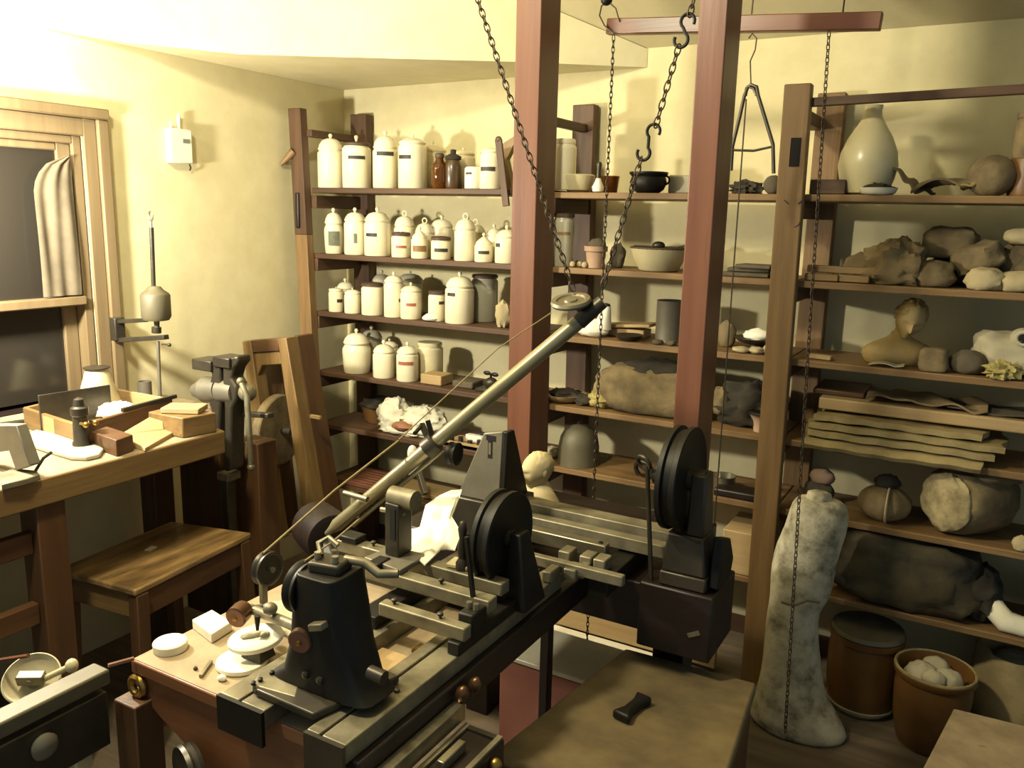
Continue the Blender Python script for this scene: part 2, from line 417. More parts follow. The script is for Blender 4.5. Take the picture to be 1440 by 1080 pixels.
# ------------------------------------------------------------------ jars on the left rack
def base_at(px, sh, row, w):
    """stand something w wide on shelf sh: row 'f' at the shelf's front edge, a number = distance back from it"""
    z = SZ[sh]+(.006 if sh == 0 else 0)
    k0 = mpp((xat(px, YF+.08, z), YF+.08, z))
    r = w*k0/2
    Y = YF+r+(.006 if row == 'f' else row)
    Y = min(Y, YW-.02-r)
    X = xat(px, Y, z); k = mpp((X, Y, z))
    return V((X, Y, z)), k, w*k/2
def jar(px, w, base, top, sh, row, label, lid='dome', knob=None, lab=None, name='storage_jar', body='cream_glaze', shape='straight', laboff=0, labh=.2, group='lidded storage jars on the shelves', shift=0):
    """px centre, w width, base / top of the body and knob top as photo rows"""
    p, k, r = base_at(px, sh, row, w)
    H = (base-top)*k/.985
    t = thing(name, label, 'jar', p, group)
    b = MB()
    if shape == 'shoulder': pr = [(r*.86, 0), (r*.9, .004), (r*.95, H*.3), (r, H*.72), (r*.98, H*.84), (r*.84, H*.95), (r*.8, H), (r*.7, H)]
    elif shape == 'bottle': pr = [(r*.95, 0), (r, .005), (r, H*.6), (r*.96, H*.7), (r*.7, H*.84), (r*.55, H*.95), (r*.55, H), (r*.4, H)]
    else: pr = [(r*.96, 0), (r, .004), (r, H*.9), (r*.985, H*.94), (r*.9, H*.97), (r*.88, H), (r*.8, H)]
    b.lathe([(q, p.z+h) for q, h in pr], (p.x, p.y, 0), seg=28); b.build('body', body, t)
    tr = pr[-2][0]
    if lid in ('dome', 'cone', 'ring', 'low'):
        kt = (top-knob)*k if knob else .05
        kh = min(.020, kt*.36) if lid != 'low' else kt*.3
        dh = kt-kh
        R = max(tr*1.06, r*.9) if lid != 'cone' else tr
        if lid == 'cone': lp = [(tr, 0), (R, .003), (R*.95, dh*.3), (R*.5, dh*.75), (R*.2, dh)]
        else: lp = [(tr, 0), (R, .001), (R*1.03, .006), (R*.97, .011), (R*.92, dh*.45), (R*.7, dh*.8), (R*.35, dh*.98), (R*.15, dh)]
        b = MB().lathe([(q, p.z+H+h) for q, h in lp], (p.x, p.y, 0), seg=28)
        lo = b.build('lid', body, t)
        c = p.z+H+dh
        if lid == 'ring': kb = MB().ring((p.x, p.y, c+kh*.5), kh*.55, kh*.14, (0, 1, 0), 14, 6)
        else: kb = MB().lathe([(q*kh, c+h*kh) for q, h in ((.2, -.1), (.22, .12), (.42, .4), (.45, .6), (.3, .88), (.08, 1))], (p.x, p.y, 0), seg=12)
        kb.build('knob', body, lo)
    elif lid == 'dark':
        kt = (top-knob)*k if knob else .012
        lp = [(tr, 0), (r*.99, .001), (r*1.0, .010), (r*.9, .014), (r*.3, .017)]
        b = MB().lathe([(q, p.z+H+h) for q, h in lp], (p.x, p.y, 0), seg=24)
        lo = b.build('lid', 'dark_lid', t); lo['label'] = 'dark lid'
        if knob and kt > .02:
            kb = MB().lathe([(.003, p.z+H+.015), (.004, p.z+H+.018), (.009, p.z+H+kt-.008), (.008, p.z+H+kt-.003), (.002, p.z+H+kt)], (p.x, p.y, 0), seg=10)
            kb.build('knob', 'cream_aged', lo)
    elif lid == 'flat':
        b = MB().lathe([(q, p.z+H+h) for q, h in [(tr, 0), (r*.92, .001), (r*.92, .014), (r*.85, .018), (r*.1, .018)]], (p.x, p.y, 0), seg=24)
        b.build('lid', body, t)
    if lab:
        m, aw, hh, hz = lab        # material, angular width, height (m), height on the body (share)
        a0 = atan2(EYE.y-p.y, EYE.x-p.x)+laboff
        vs = []; n = 8; z0 = p.z+H*hz-hh/2
        lb = MB()
        def fn(u, v):
            a = a0+(u-.5)*aw
            rr = r*1.0+.0012
            if shape == 'shoulder': rr = r*1.01+.0012
            return (p.x+rr*cos(a), p.y+rr*sin(a), z0+v*hh)
        lb.sheet(fn, n, 2, .0012)
        lo = lb.build('label', m, t)
        lo['label'] = {'black_label': 'small dark label', 'brown_label': 'brown label', 'red_label': 'reddish label', 'ink_mark': 'grey lettering patch'}[m]
    return t
BL = ('black_label', 1.2, .014, .72)
J = 'cream ceramic jar'
# top shelf
jar(466, 37, 257, 207, 0, 'f', 'large plain cream jar with domed lid, first on the top shelf by the corner', knob=184)
jar(502, 40, 259, 203, 0, 'f', 'cream jar with flat dark lid and dark label, second along the top shelf', 'dark', 188, BL)
jar(542, 35, 261, 208, 0, 'f', 'cream jar with high domed lid and dark label, between dark-lidded jar and largest jar', knob=184, lab=('black_label', 1.4, .016, .86))
jar(580, 40, 262, 203, 0, 'f', 'large cream jar with dark label turned to its left, before the brown bottles', knob=189, lab=('black_label', 1.0, .015, .7), laboff=-.62)
jar(608, 40, 258, 208, 0, .15, 'aged cream jar with wide domed lid standing behind the amber bottle', knob=192, body='cream_aged')
jar(651, 34, 258, 212, 0, .15, 'aged cream jar with pointed lid behind the small white pot, top shelf', knob=201, body='cream_aged')
jar(666, 26, 265, 236, 0, 'f', 'small open white pot with tiny dark label, right of the brown jar', 'none', None, ('black_label', .7, .008, .7), laboff=-.6, name='small_pot', body='white_glaze', group=None)
jar(690, 32, 264, 216, 0, .02, 'cream jar with low lid and dark label behind the leaning wooden tool', 'low', 207, ('black_label', 1.4, .016, .55), laboff=-.35)
jar(792, 34, 268, 207, 0, .05, 'cream jar half hidden behind the left timber beam, next to the mortar', 'flat')
# amber bottle and dark stoneware jar
p, k, r = base_at(618, 0, 'f', 24)
t = thing('amber_bottle', 'small amber glass bottle before the dark brown stoneware jar', 'bottle', p)
b = MB().lathe([(r*.9, p.z), (r, p.z+.006), (r, p.z+.075), (r*.9, p.z+.09), (r*.5, p.z+.105), (r*.45, p.z+.118), (r*.3, p.z+.118)], (p.x, p.y, 0), seg=24); b.build('body', 'amber_glass', t)
b = MB().lathe([(r*.44, p.z+.118), (r*.55, p.z+.119), (r*.55, p.z+.132), (r*.4, p.z+.136)], (p.x, p.y, 0), seg=16); b.build('stopper', 'dark_lid', t)
p, k, r = base_at(637, 0, .03, 27)
t = thing('stoneware_jar', 'glossy dark brown stoneware jar beside the amber bottle on the top shelf', 'jar', p)
b = MB().lathe([(r*.9, p.z), (r, p.z+.01), (r, p.z+.085), (r*.8, p.z+.105), (r*.72, p.z+.112), (r*.5, p.z+.112)], (p.x, p.y, 0), seg=24); b.build('body', 'brown_stoneware', t)
b = MB().lathe([(r*.7, p.z+.112), (r*.86, p.z+.113), (r*.84, p.z+.125), (r*.3, p.z+.135), (r*.3, p.z+.15), (r*.1, p.z+.152)], (p.x, p.y, 0), seg=20); b.build('lid', 'dark_cloth', t)
# wooden tool leaning at the end of the top shelf, and a wooden bracket
a = at(712, 290, 'y', YF-.02); c = at(701, 196, 'y', YF-.02)
t = thing('leaning_stave', 'dark wooden stave hung over the front edge of the top jar shelf', 'stave', (a.x, a.y, a.z))
b = MB().bar(a, c, .028, .010, (0, 1, 0)); b.build('blade', 'rackdark_z', t, bevel=.002)
b = MB().ball(c, (.014, .008, .012), n=10); b.build('head', 'oakdark_z', t)
a = at(718, 262, 'y', YF+.16)
b = MB().prism([at(702, 205, 'y', YF+.16), at(722, 192, 'y', YF+.16), at(724, 200, 'y', YF+.16), at(712, 224, 'y', YF+.16), (a.x+.01, YF+.16, SZ[0]+.006), (a.x-.02, YF+.16, SZ[0]+.006)], (0, .03, 0))
tag(b.build('wooden_bracket', 'oak_z'), 'angled brown wooden bracket behind the leaning stave, top shelf', 'bracket')
# second shelf
jar(470, 27, 354, 314, 1, 'f', 'slim cream jar with a grey lettered patch, first on the second shelf', knob=292, lab=('ink_mark', 1.15, .06, .52), shape='shoulder')
jar(500, 31, 356, 311, 1, 'f', 'cream jar with faint squiggled mark, second on the second shelf', knob=292, lab=('ink_mark', .28, .04, .5))
jar(531, 37, 360, 314, 1, 'f', 'wide cream jar with dark label turned left, third on the second shelf', knob=294, lab=('black_label', .9, .014, .62), laboff=-.5)
jar(569, 30, 356, 316, 1, .09, 'cream jar with ringed lid behind the dark-lidded pot with orange label', 'ring', 295)
jar(564, 27, 362, 333, 1, 'f', 'short pot with dark lid and orange-red label, front of the second shelf', 'dark', None, ('red_label', 1.1, .010, .5), name='small_pot')
jar(597, 28, 356, 324, 1, .09, 'cream jar with ringed knob behind the brown-labelled conical jar', 'ring', 303)
jar(590, 24, 362, 335, 1, 'f', 'small cream jar with conical lid and wide brown label, second shelf', 'cone', 318, ('brown_label', 1.7, .024, .5))
jar(621, 33, 352, 312, 1, .15, 'large domed cream jar at the very back of the second shelf', knob=294)
jar(620, 28, 364, 338, 1, 'f', 'short cream pot with dark rim and black label, second shelf front', 'dark', None, ('black_label', 1.4, .014, .5), name='small_pot')
jar(668, 31, 356, 322, 1, .14, 'aged jar with tall ring knob behind the tall unlabelled jar', 'ring', 302, body='cream_aged')
jar(654, 31, 366, 324, 1, 'f', 'tall unlabelled cream jar with ring knob, second shelf', 'ring', 302)
jar(680, 26, 367, 343, 1, 'f', 'small cream jar with pointed lid and grey-black label, second shelf', 'cone', 327, ('black_label', 1.2, .012, .55))
jar(694, 25, 360, 326, 1, .11, 'cream jar with small domed lid behind the pointed-lid jar', knob=310)
jar(712, 33, 368, 334, 1, 'f', 'cream jar with dark label on its edge, last before the left beam', knob=316, lab=('black_label', .5, .014, .72), laboff=-.85)
jar(791, 30, 372, 306, 1, .01, 'tall pale jar with dark lid and brown tag, just right of the left beam', 'dark', None, ('brown_label', 1.2, .010, .68), body='grey_glaze')
# third shelf
jar(473, 21, 437, 409, 2, 'f', 'small cream jar with dark label, first on the third shelf', 'low', 403, ('black_label', .8, .014, .55), laboff=.5)
jar(486, 25, 432, 404, 2, .09, 'cream jar with domed lid behind the two smallest jars, third shelf', knob=389)
jar(496, 23, 439, 413, 2, 'f', 'small plain cream jar with low domed lid, second on the third shelf', 'low', 404)
jar(524, 31, 441, 402, 2, 'f', 'cream jar with dark brown lid and no knob, third shelf', 'dark')
jar(537, 27, 434, 394, 2, .15, 'grey-white jar with small knob behind the brown-lidded jar', knob=378, body='grey_glaze')
jar(577, 37, 434, 390, 2, .15, 'broad grey-white domed jar at the back of the third shelf', 'low', 376, body='grey_glaze')
jar(554, 28, 442, 395, 2, .012, 'tall cream jar with round knob and dark side label, third shelf', knob=380, lab=('black_label', .4, .014, .5), laboff=.7)
jar(578, 30, 447, 410, 2, 'f', 'cream jar with red label standing foremost on the third shelf', knob=397, lab=('red_label', .9, .012, .55))
jar(614, 24, 444, 408, 2, .03, 'straight cream pot with dark lid left of the largest jar', 'dark', None, ('black_label', .7, .012, .7), laboff=.6)
jar(646, 41, 454, 405, 2, 'f', 'largest bright cream jar of the third shelf with domed lid', knob=383, lab=('black_label', .6, .013, .82), laboff=-.62)
jar(681, 37, 448, 389, 2, .13, 'large grey jar with dark lid beside the largest cream jar', 'dark', None, body='grey_glaze')
p, k, r = base_at(606, 2, 'f', 26)
b = MB().lathe([(r*.4, p.z), (r*.9, p.z+.004), (r, p.z+.010), (r*.85, p.z+.018), (r*.5, p.z+.028), (r*.15, p.z+.031)], (p.x, p.y, 0), seg=20)
tag(b.build('loose_lid', 'white_glaze'), 'loose white jar lid lying at the front of the third shelf', 'lid')
p, k, r = base_at(707, 2, .02, 24)
b = MB().ball((p.x, p.y, p.z+.048), (r, r*.8, .055), .25, 2.4, 3, 16, .85); tag(b.build('stone_lump', 'stone_pale'), 'pointed grey stone lump at the right end of the jar shelf', 'stone')
# fourth shelf
jar(502, 40, 521, 481, 3, 'f', 'big round-shouldered cream jar with domed lid, first on the fourth shelf', knob=460, shape='shoulder')
jar(523, 31, 514, 473, 3, .14, 'grey-white jar with knobbed lid behind the round-shouldered jar', knob=455, body='grey_glaze')
jar(548, 25, 520, 484, 3, .11, 'cream jar with small knob behind the unlabelled pair, fourth shelf', knob=472)
jar(540, 31, 526, 492, 3, 'f', 'plain cream jar with domed lid in the middle of the fourth shelf', knob=474)
jar(573, 31, 529, 491, 3, 'f', 'cream jar with faded red label, last in the fourth shelf front row', knob=475, lab=('red_label', 1.4, .014, .68), laboff=-.2)
jar(604, 38, 520, 476, 3, .10, 'broad pale jar with flat lid at the back of the fourth shelf', 'flat', body='cream_aged')
# ------------------------------------------------------------------ things on the shelves
def spot(px, sh, dy):
    """a point on shelf sh, dy behind its front edge"""
    z = SZ[sh]+(.006 if sh == 0 and px < 800 else -.004 if sh == 0 else 0)
    Y = YF+dy; X = xat(px, Y, z); return V((X, Y, z)), mpp((X, Y, z))
def lump(name, label, cat, px, w, h, sh, dy, m, nz=.22, fr=2, seed=0, group=None, d=None, zoff=0, flat=.8, n=22, p=1, rz=0, ry=0):
    """rough stone or wrapped bundle: w, h in photo pixels"""
    q, k = spot(px, sh, dy)
    rx, rzz = w*k/2, h*k/(1+flat)
    M4 = Matrix.Rotation(rz, 4, 'Z') @ Matrix.Rotation(ry, 4, 'Y')
    b = MB().ball((q.x, q.y, q.z+rzz*flat+zoff*k), (rx, d or rx*.8, rzz), nz, fr, seed, n, flat, M4 if (rz or ry) else None, p=p)
    mn = min(v.z for v in b.v)
    if not zoff:
        for v in b.v: v.z += q.z-mn+.0005
    return tag(b.build(name, m, ang=50), label, cat, group)
# --- left rack, fourth shelf right part
q, k = spot(612, 3, .06)
b = MB().bx(q.x-.055, q.x+.05, q.y-.03, q.y+.06, q.z, q.z+.042)
tag(b.build('wooden_block', 'pale_wood_x', bevel=.004), 'rough pale wooden block at the right of the fourth shelf jars', 'block')
q, k = spot(652, 3, .07)
b = MB().bx(q.x-.045, q.x+.055, q.y-.02, q.y+.07, q.z, q.z+.028)
tag(b.build('dark_slab', 'stone_dark', bevel=.006), 'dark flat slab lying behind the winged clamp on the fourth shelf', 'slab')
q, k = spot(690, 3, .06)
t = thing('winged_clamp', 'dark iron clamp with wing nut on the fourth shelf beside the left beam', 'clamp', q)
b = MB().bx(q.x-.06, q.x+.05, q.y-.025, q.y+.025, q.z, q.z+.014); b.build('foot', 'dark_iron', t, bevel=.003)
b = MB().ball((q.x, q.y, q.z+.035), (.03, .022, .024), .1, 3, 1, 14); b.build('body', 'dark_iron', t)
b = MB().cyl((q.x, q.y, q.z+.05), (q.x, q.y, q.z+.075), .005); b.ball((q.x-.018, q.y, q.z+.075), (.018, .006, .009), n=10); b.ball((q.x+.018, q.y, q.z+.072), (.018, .006, .009), n=10); b.build('wing_nut', 'black_iron', t)
# --- fifth shelf (left): dark bowl, cloth bundle, tools
q, k = spot(532, 4, .16)
t = thing('iron_pot', 'dark reddish pot covered with black cloth behind the white cloth bundle', 'pot', q)
b = MB().lathe([(.05, q.z), (.06, q.z+.01), (.075, q.z+.07), (.078, q.z+.075), (.06, q.z+.075)], (q.x, q.y, 0), seg=24); b.build('body', 'crock', t)
b = MB().ball((q.x, q.y, q.z+.085), (.088, .08, .03), .3, 3, 4, 22, .5); b.build('cover', 'dark_cloth', t, ang=60)
q, k = spot(575, 4, .10)
t = thing('cloth_bundle', 'crumpled white cloth bundle with a reddish thing inside, on the fifth shelf', 'cloth', q)
b = MB().ball((q.x-.06, q.y-.02, q.z+.062), (.072, .06, .075), .42, 2.6, 11, 34, .8, ridge=True)
b.ball((q.x+.08, q.y+.0, q.z+.058), (.10, .07, .06), .40, 2.4, 5, 34, .9, ridge=True)
b.ball((q.x+.01, q.y-.035, q.z+.018), (.13, .05, .03), .35, 3, 8, 30, .6, ridge=True)
b.build('wrapping', 'white_cloth', t, ang=70)
b = MB().ball((q.x+.022, q.y-.075, q.z+.042), (.05, .03, .022), .2, 3, 2, 16); b.build('contents', 'terracotta', t)
q, k = spot(655, 4, .05)
t = thing('instrument_tray', 'shallow tray of small dark and white fittings behind the long tube', 'tray', q)
b = MB().bx(q.x-.09, q.x+.11, q.y-.04, q.y+.09, q.z, q.z+.012); b.bx(q.x-.09, q.x+.11, q.y-.04, q.y-.034, q.z, q.z+.022); b.build('base', 'pale_wood_x', t)
b = MB(); b.bx(q.x-.01, q.x+.07, q.y+.01, q.y+.04, q.z+.0125, q.z+.045); b.build('white_fitting', 'white_glaze', t, bevel=.004)
for i in range(4):
    b = MB().cyl((q.x-.06+i*.045, q.y-.015, q.z+.0125), (q.x-.06+i*.045, q.y-.015, q.z+.03+.008*(i % 2)), .011, seg=12); b.build('fitting', 'dark_iron', t)
b = MB().tube([(q.x+.05, q.y+.03, q.z+.052), (q.x+.11, q.y+.03, q.z+.062), (q.x+.17, q.y+.02, q.z+.05)], .006); b.build('handle', 'black_iron', t)
# --- sixth shelf (left): rods and boards
q, k = spot(520, 5, .10)
for i in range(7):
    b = MB().bar((q.x-.13, q.y-.09+i*.03, q.z+.012+.0*i), (q.x+.14, q.y-.09+i*.03, q.z+.012), .022, .022)
    o = b.build('wooden_rod', 'redwood_x', bevel=.004)
    tag(o, 'reddish brown wooden rod in the row lying on the bottom left shelf', 'rod', 'wooden rods on the bottom shelf')
q, k = spot(610, 5, .12)
b = MB().bx(q.x-.17, q.x+.24, q.y-.07, q.y+.07, q.z, q.z+.02); tag(b.build('pale_board', 'pale_wood_x', bevel=.003), 'broad pale board lying on the bottom shelf behind the puppet', 'board')
q, k = spot(598, 5, .06)
b = MB().bar((q.x-.02, q.y-.02, q.z+.115), (q.x+.035, q.y-.05, q.z+.035), .022, .03); tag(b.build('grey_batten', 'grey_iron', bevel=.003), 'short grey batten propped on the pale board', 'batten')
# --- middle rack, top shelf
q, k = spot(813, 0, .11)
t = thing('mortar', 'shallow cream stone mortar next to the left beam on the top shelf', 'mortar', q)
r = 23*k
b = MB().lathe([(r*.5, q.z), (r*.78, q.z+.01), (r*.96, q.z+.045), (r, q.z+.062), (r*.9, q.z+.066), (r*.8, q.z+.05), (r*.4, q.z+.02), (.003, q.z+.016)], (q.x, q.y, 0), seg=32); b.build('bowl', 'enamel', t)
q2 = at(841, 262, 'y', q.y-.05); q3 = at(843, 224, 'y', q.y-.05)
t = thing('pestle', 'pestle with white head and dark handle standing beside the mortar', 'pestle', (q2.x, q2.y, q.z))
b = MB().lathe([(.008, 0), (.020, .004), (.022, .02), (.012, .04), (.009, .05), (.006, .05)], (q2.x, q2.y, q.z), q3-V((q2.x, q2.y, q.z)), 18); b.build('head', 'white_glaze', t)
ax = (q3-V((q2.x, q2.y, q.z))).normalized(); s0 = V((q2.x, q2.y, q.z))+ax*.049
b = MB().lathe([(.009, 0), (.008, .03), (.011, .05), (.007, .058)], s0, ax, 12); b.build('handle', 'dark_iron', t)
q, k = spot(857, 0, .15)
b = MB().lathe([(.025, q.z), (.028, q.z+.004), (.034, q.z+.05), (.036, q.z+.062), (.033, q.z+.062), (.026, q.z+.01), (.002, q.z+.006)], (q.x, q.y, 0), seg=24)
tag(b.build('amber_beaker', 'amber_glass'), 'small amber beaker between pestle and black pot', 'beaker')
q, k = spot(911, 0, .08); r = 27*k
t = thing('black_pot', 'glossy black round pot with flared rim on the top shelf between the beams', 'pot', q)
b = MB().lathe([(r*.55, q.z), (r*.8, q.z+.012), (r*.95, q.z+.035), (r*.9, q.z+.052), (r*.86, q.z+.056), (r, q.z+.066), (r, q.z+.072), (r*.84, q.z+.07), (r*.8, q.z+.03), (.003, q.z+.02)], (q.x, q.y, 0), seg=36, warp=lambda a, h: 1+.02*sin(a*9)*(1 if h-q.z < .05 else 0)); b.build('body', 'brown_stoneware' if 0 else 'black_iron', t)
b = MB().ring((q.x+r*.93, q.y, q.z+.045), .014, .004, (0, 1, 0), 12, 6); b.build('handle', 'black_iron', t)
q, k = spot(956, 0, .15)
b = MB().bx(q.x-.035, q.x+.05, q.y-.03, q.y+.04, q.z, q.z+.064); tag(b.build('grey_box', 'grey_glaze', bevel=.006), 'plain grey box left of the right beam on the top shelf', 'box')
lump('root_heap', 'low heap of dark tangled roots right of the right beam', 'heap', 1050, 44, 18, 0, .10, 'soot', .45, 4, 3, n=30)
lump('dark_ball', 'dark round ball beside the right rack post, top shelf', 'ball', 1086, 27, 26, 0, .09, 'stone_dark', .05, 3, 2, flat=.95)
# --- middle rack, second shelf
q, k = spot(837, 1, .06); r = 16*k
t = thing('flower_pot', 'pinkish clay flower pot with mossy lump on the second shelf', 'pot', q)
b = MB().lathe([(r*.72, q.z), (r*.88, q.z+.058), (r*1.02, q.z+.06), (r*1.04, q.z+.078), (r*.9, q.z+.078), (r*.8, q.z+.06), (.003, q.z+.058)], (q.x, q.y, 0), seg=26); b.build('pot', 'pink_pot', t)
b = MB().ball((q.x+.004, q.y, q.z+.078), (r*.78, r*.75, .028), .2, 3, 5, 16, .3); b.build('contents', 'stone_dark', t, ang=60)
lump('brown_lump', 'dark brown lump behind the chain on the second shelf', 'lump', 868, 21, 33, 1, .12, 'stone_dark', .3, 2.6, 9)
for i, (px, dy) in enumerate(((805, .03), (815, .05), (822, .03), (812, .10))):
    lump('pebble', 'small grey pebble in the cluster left of the clay pot', 'pebble', px, 9, 8, 1, dy, 'stone_pale', .2, 3, i, 'pebbles beside the clay pot', n=12)
q, k = spot(926, 1, .09); r = 41*k
t = thing('enamel_basin', 'wide cream basin with dark rim on the second shelf, left of the right beam', 'basin', q)
b = MB().lathe([(r*.62, q.z), (r*.68, q.z+.004), (r*.9, q.z+.05), (r, q.z+.078), (r*.97, q.z+.08), (r*.86, q.z+.05), (r*.6, q.z+.012), (.003, q.z+.012)], (q.x, q.y, 0), seg=36); b.build('bowl', 'enamel', t)
b = MB().ring((q.x, q.y, q.z+.08), r*.985, .0035, (0, 0, 1), 36, 6); b.build('rim', 'dark_lid', t)
b = MB().tube([(q.x-.09, q.y-.02, q.z+.084), (q.x, q.y, q.z+.082), (q.x+.06, q.y, q.z+.085), (q.x+.15, q.y-.01, q.z+.105)], .004); b.ball((q.x-.005, q.y, q.z+.089), (.024, .02, .014), n=14)
tag(b.build('iron_ladle', 'dark_iron', o=(q.x, q.y, q.z+.078)), 'dark iron ladle laid across the cream basin', 'ladle')
for i, (px, dy, w, zz) in enumerate(((1050, .06, .075, 0), (1056, .10, .07, .014), (1064, .08, .06, .027))):
    q, k = spot(px, 1, dy)
    b = MB().box((q.x, q.y, q.z+.0065+zz), (w*2, .09, .012), .1-.12*i)
    tag(b.build('slate_piece', 'stone_dark', bevel=.003), ['broad dark slate piece at the bottom of the stack by the rack post', 'dark slate piece in the middle of the stack by the rack post', 'smallest slate piece topping the stack by the rack post'][i], 'slate', 'slate pieces on the second shelf')
# --- middle rack, third shelf
q, k = spot(836, 2, .06)
t = thing('plaster_funnel', 'white plaster funnel-shaped piece with dark mouth on the third shelf', 'plaster piece', q)
b = MB().ball((q.x-.01, q.y, q.z+.030), (.066, .045, .036), .18, 2.5, 4, 24, .8); b.lathe([(.034, .035), (.022, .085), (.015, .118), (.012, .118)], (q.x+.024, q.y, q.z), (.18, 0, 1), 18); b.build('body', 'plaster_white', t, ang=60)
b = MB().lathe([(.012, .119), (.013, .12), (.010, .126)], (q.x+.024, q.y, q.z), (.18, 0, 1), 14); b.build('mouth', 'dark_hole', t)
q, k = spot(889, 2, .15)
b = MB().box((q.x-.01, q.y, q.z+.042), (.19, .10, .012), 0, 0, -.08); b.bx(q.x-.09, q.x+.06, q.y-.04, q.y+.04, q.z, q.z+.03)
tag(b.build('slanted_board', 'pale_wood_x', bevel=.003), 'pale board propped on blocks behind the dark dish, third shelf', 'board')
q, k = spot(884, 2, .05)
b = MB().lathe([(.03, q.z), (.045, q.z+.008), (.052, q.z+.02), (.046, q.z+.02), (.03, q.z+.008), (.002, q.z+.007)], (q.x, q.y, 0), seg=24)
tag(b.build('dark_dish', 'dark_iron'), 'small dark shallow dish before the propped board', 'dish')
q, k = spot(940, 2, .12); r = 19*k
t = thing('grey_canister', 'tall grey metal canister half behind the right beam, third shelf', 'canister', q)
b = MB().lathe([(r, q.z), (r, q.z+.145), (r*1.02, q.z+.147), (r*.95, q.z+.147)], (q.x, q.y, 0), seg=28); b.build('body', 'grey_iron', t)
b = MB().lathe([(r*.94, q.z+.1475), (r*.9, q.z+.1475), (r*.88, q.z+.1455)], (q.x, q.y, 0), seg=28); b.build('opening', 'dark_hole', t)
for i, (px, dy, w) in enumerate(((925, .015, 16), (944, .02, 14))):
    lump('dark_scrap', ['flat dark scrap before the grey canister', 'small dark scrap touching the right beam, third shelf'][i], 'scrap', px, w, 7, 2, dy, 'stone_dark', .3, 2, i+3, n=12)
lump('brown_pouch', 'rounded brown pouch emerging right of the right beam, third shelf', 'pouch', 1021, 26, 36, 2, .12, 'leather', .14, 2, 2)
q, k = spot(1063, 2, .10)
t = thing('shell_dish', 'dark shallow dish holding a pale shell, third shelf by the rack post', 'dish', q)
b = MB().lathe([(.03, q.z+.02), (.06, q.z+.03), (.078, q.z+.045), (.07, q.z+.045), (.04, q.z+.032), (.002, q.z+.03)], (q.x, q.y, 0), seg=26); b.lathe([(.03, q.z), (.025, q.z+.02)], (q.x, q.y, 0), seg=14); b.build('dish', 'dark_iron', t)
b = MB().ball((q.x+.005, q.y, q.z+.052), (.048, .035, .022), .3, 3, 8, 20, .6, ridge=True); b.build('shell', 'plaster_white', t, ang=60)
for i, (px, dy, w, h) in enumerate(((1042, .03, 26, 8), (1064, .03, 22, 10), (1080, .04, 16, 14))):
    lump('flat_stone', ['flat greyish stone leftmost before the shell dish', 'middle flat stone before the shell dish', 'taller stone touching the rack post before the shell dish'][i], 'stone', px, w, h, 2, dy, 'stone_pale', .25, 2.3, i+12, n=14)
# --- middle rack, fourth shelf
q, k = spot(792, 3, .09); r = 33*k
t = thing('clay_dish', 'wide tan clay dish of dark bits right of the left beam, fourth shelf', 'dish', q)
b = MB().lathe([(r*.6, q.z), (r*.92, q.z+.018), (r, q.z+.03), (r*.94, q.z+.03), (r*.6, q.z+.014), (.002, q.z+.012)], (q.x, q.y, 0), seg=30); b.build('dish', 'pale_wood_x', t)
b = MB().ball((q.x+.01, q.y, q.z+.03), (r*.7, r*.6, .016), .4, 4, 5, 22); b.build('bits', 'soot', t, ang=60)
lump('dark_rag', 'dark rag at the end of the clay dish on the fourth shelf', 'rag', 822, 34, 14, 3, .07, 'dark_cloth', .3, 3, 4)
q, k = spot(848, 3, .08)
b = MB().ball((q.x, q.y, q.z+.052), (.036, .034, .053), .06, 4, 4, 18, .98, p=.55)
tag(b.build('cork_block', 'old_paper', ang=60), 'upright pale cork block left of the burlap bundle', 'block')
q, k = spot(915, 3, .10)
t = thing('burlap_bundle', 'large tan burlap roll bundle with dark cloth on top, fourth shelf', 'bundle', q)
b = MB().ball((q.x+.02, q.y, q.z+.085), (.215, .095, .092), .10, 2.2, 6, 36, .92, p=.6); b.build('roll', 'burlap', t, ang=70)
b = MB().ball((q.x+.03, q.y-.005, q.z+.168), (.13, .08, .034), .25, 3, 9, 26); b.build('dark_cover', 'dark_cloth', t, ang=70)
b = MB().ball((q.x-.185, q.y-.03, q.z+.03), (.05, .04, .035), .45, 3, 2, 20); b.build('frayed_end', 'straw', t, ang=70)
q, k = spot(1040, 3, .11)
t = thing('dark_bundle', 'dark tangled cloth bundle right of the right beam, fourth shelf', 'bundle', q)
b = MB().ball((q.x+.03, q.y, q.z+.075), (.12, .09, .085), .35, 2.6, 14, 30, .85); b.build('cloth', 'dark_cloth', t, ang=70)
b = MB().ball((q.x-.06, q.y-.05, q.z+.085), (.035, .03, .05), .3, 3, 4, 18); b.build('patch', 'burlap', t, ang=70)
q, k = spot(1072, 3, .05)
t = thing('skillet', 'small black skillet resting by the rack post on the fourth shelf', 'pan', q)
b = MB().lathe([(.03, q.z), (.032, q.z+.035), (.045, q.z+.055), (.048, q.z+.06), (.04, q.z+.06), (.003, q.z+.05)], (q.x, q.y, 0), seg=22); b.build('bowl', 'pink_pot', t)
b = MB().lathe([(.05, q.z+.061), (.058, q.z+.064), (.05, q.z+.072), (.01, q.z+.075)], (q.x, q.y, 0), seg=22); b.build('cover', 'black_iron', t)
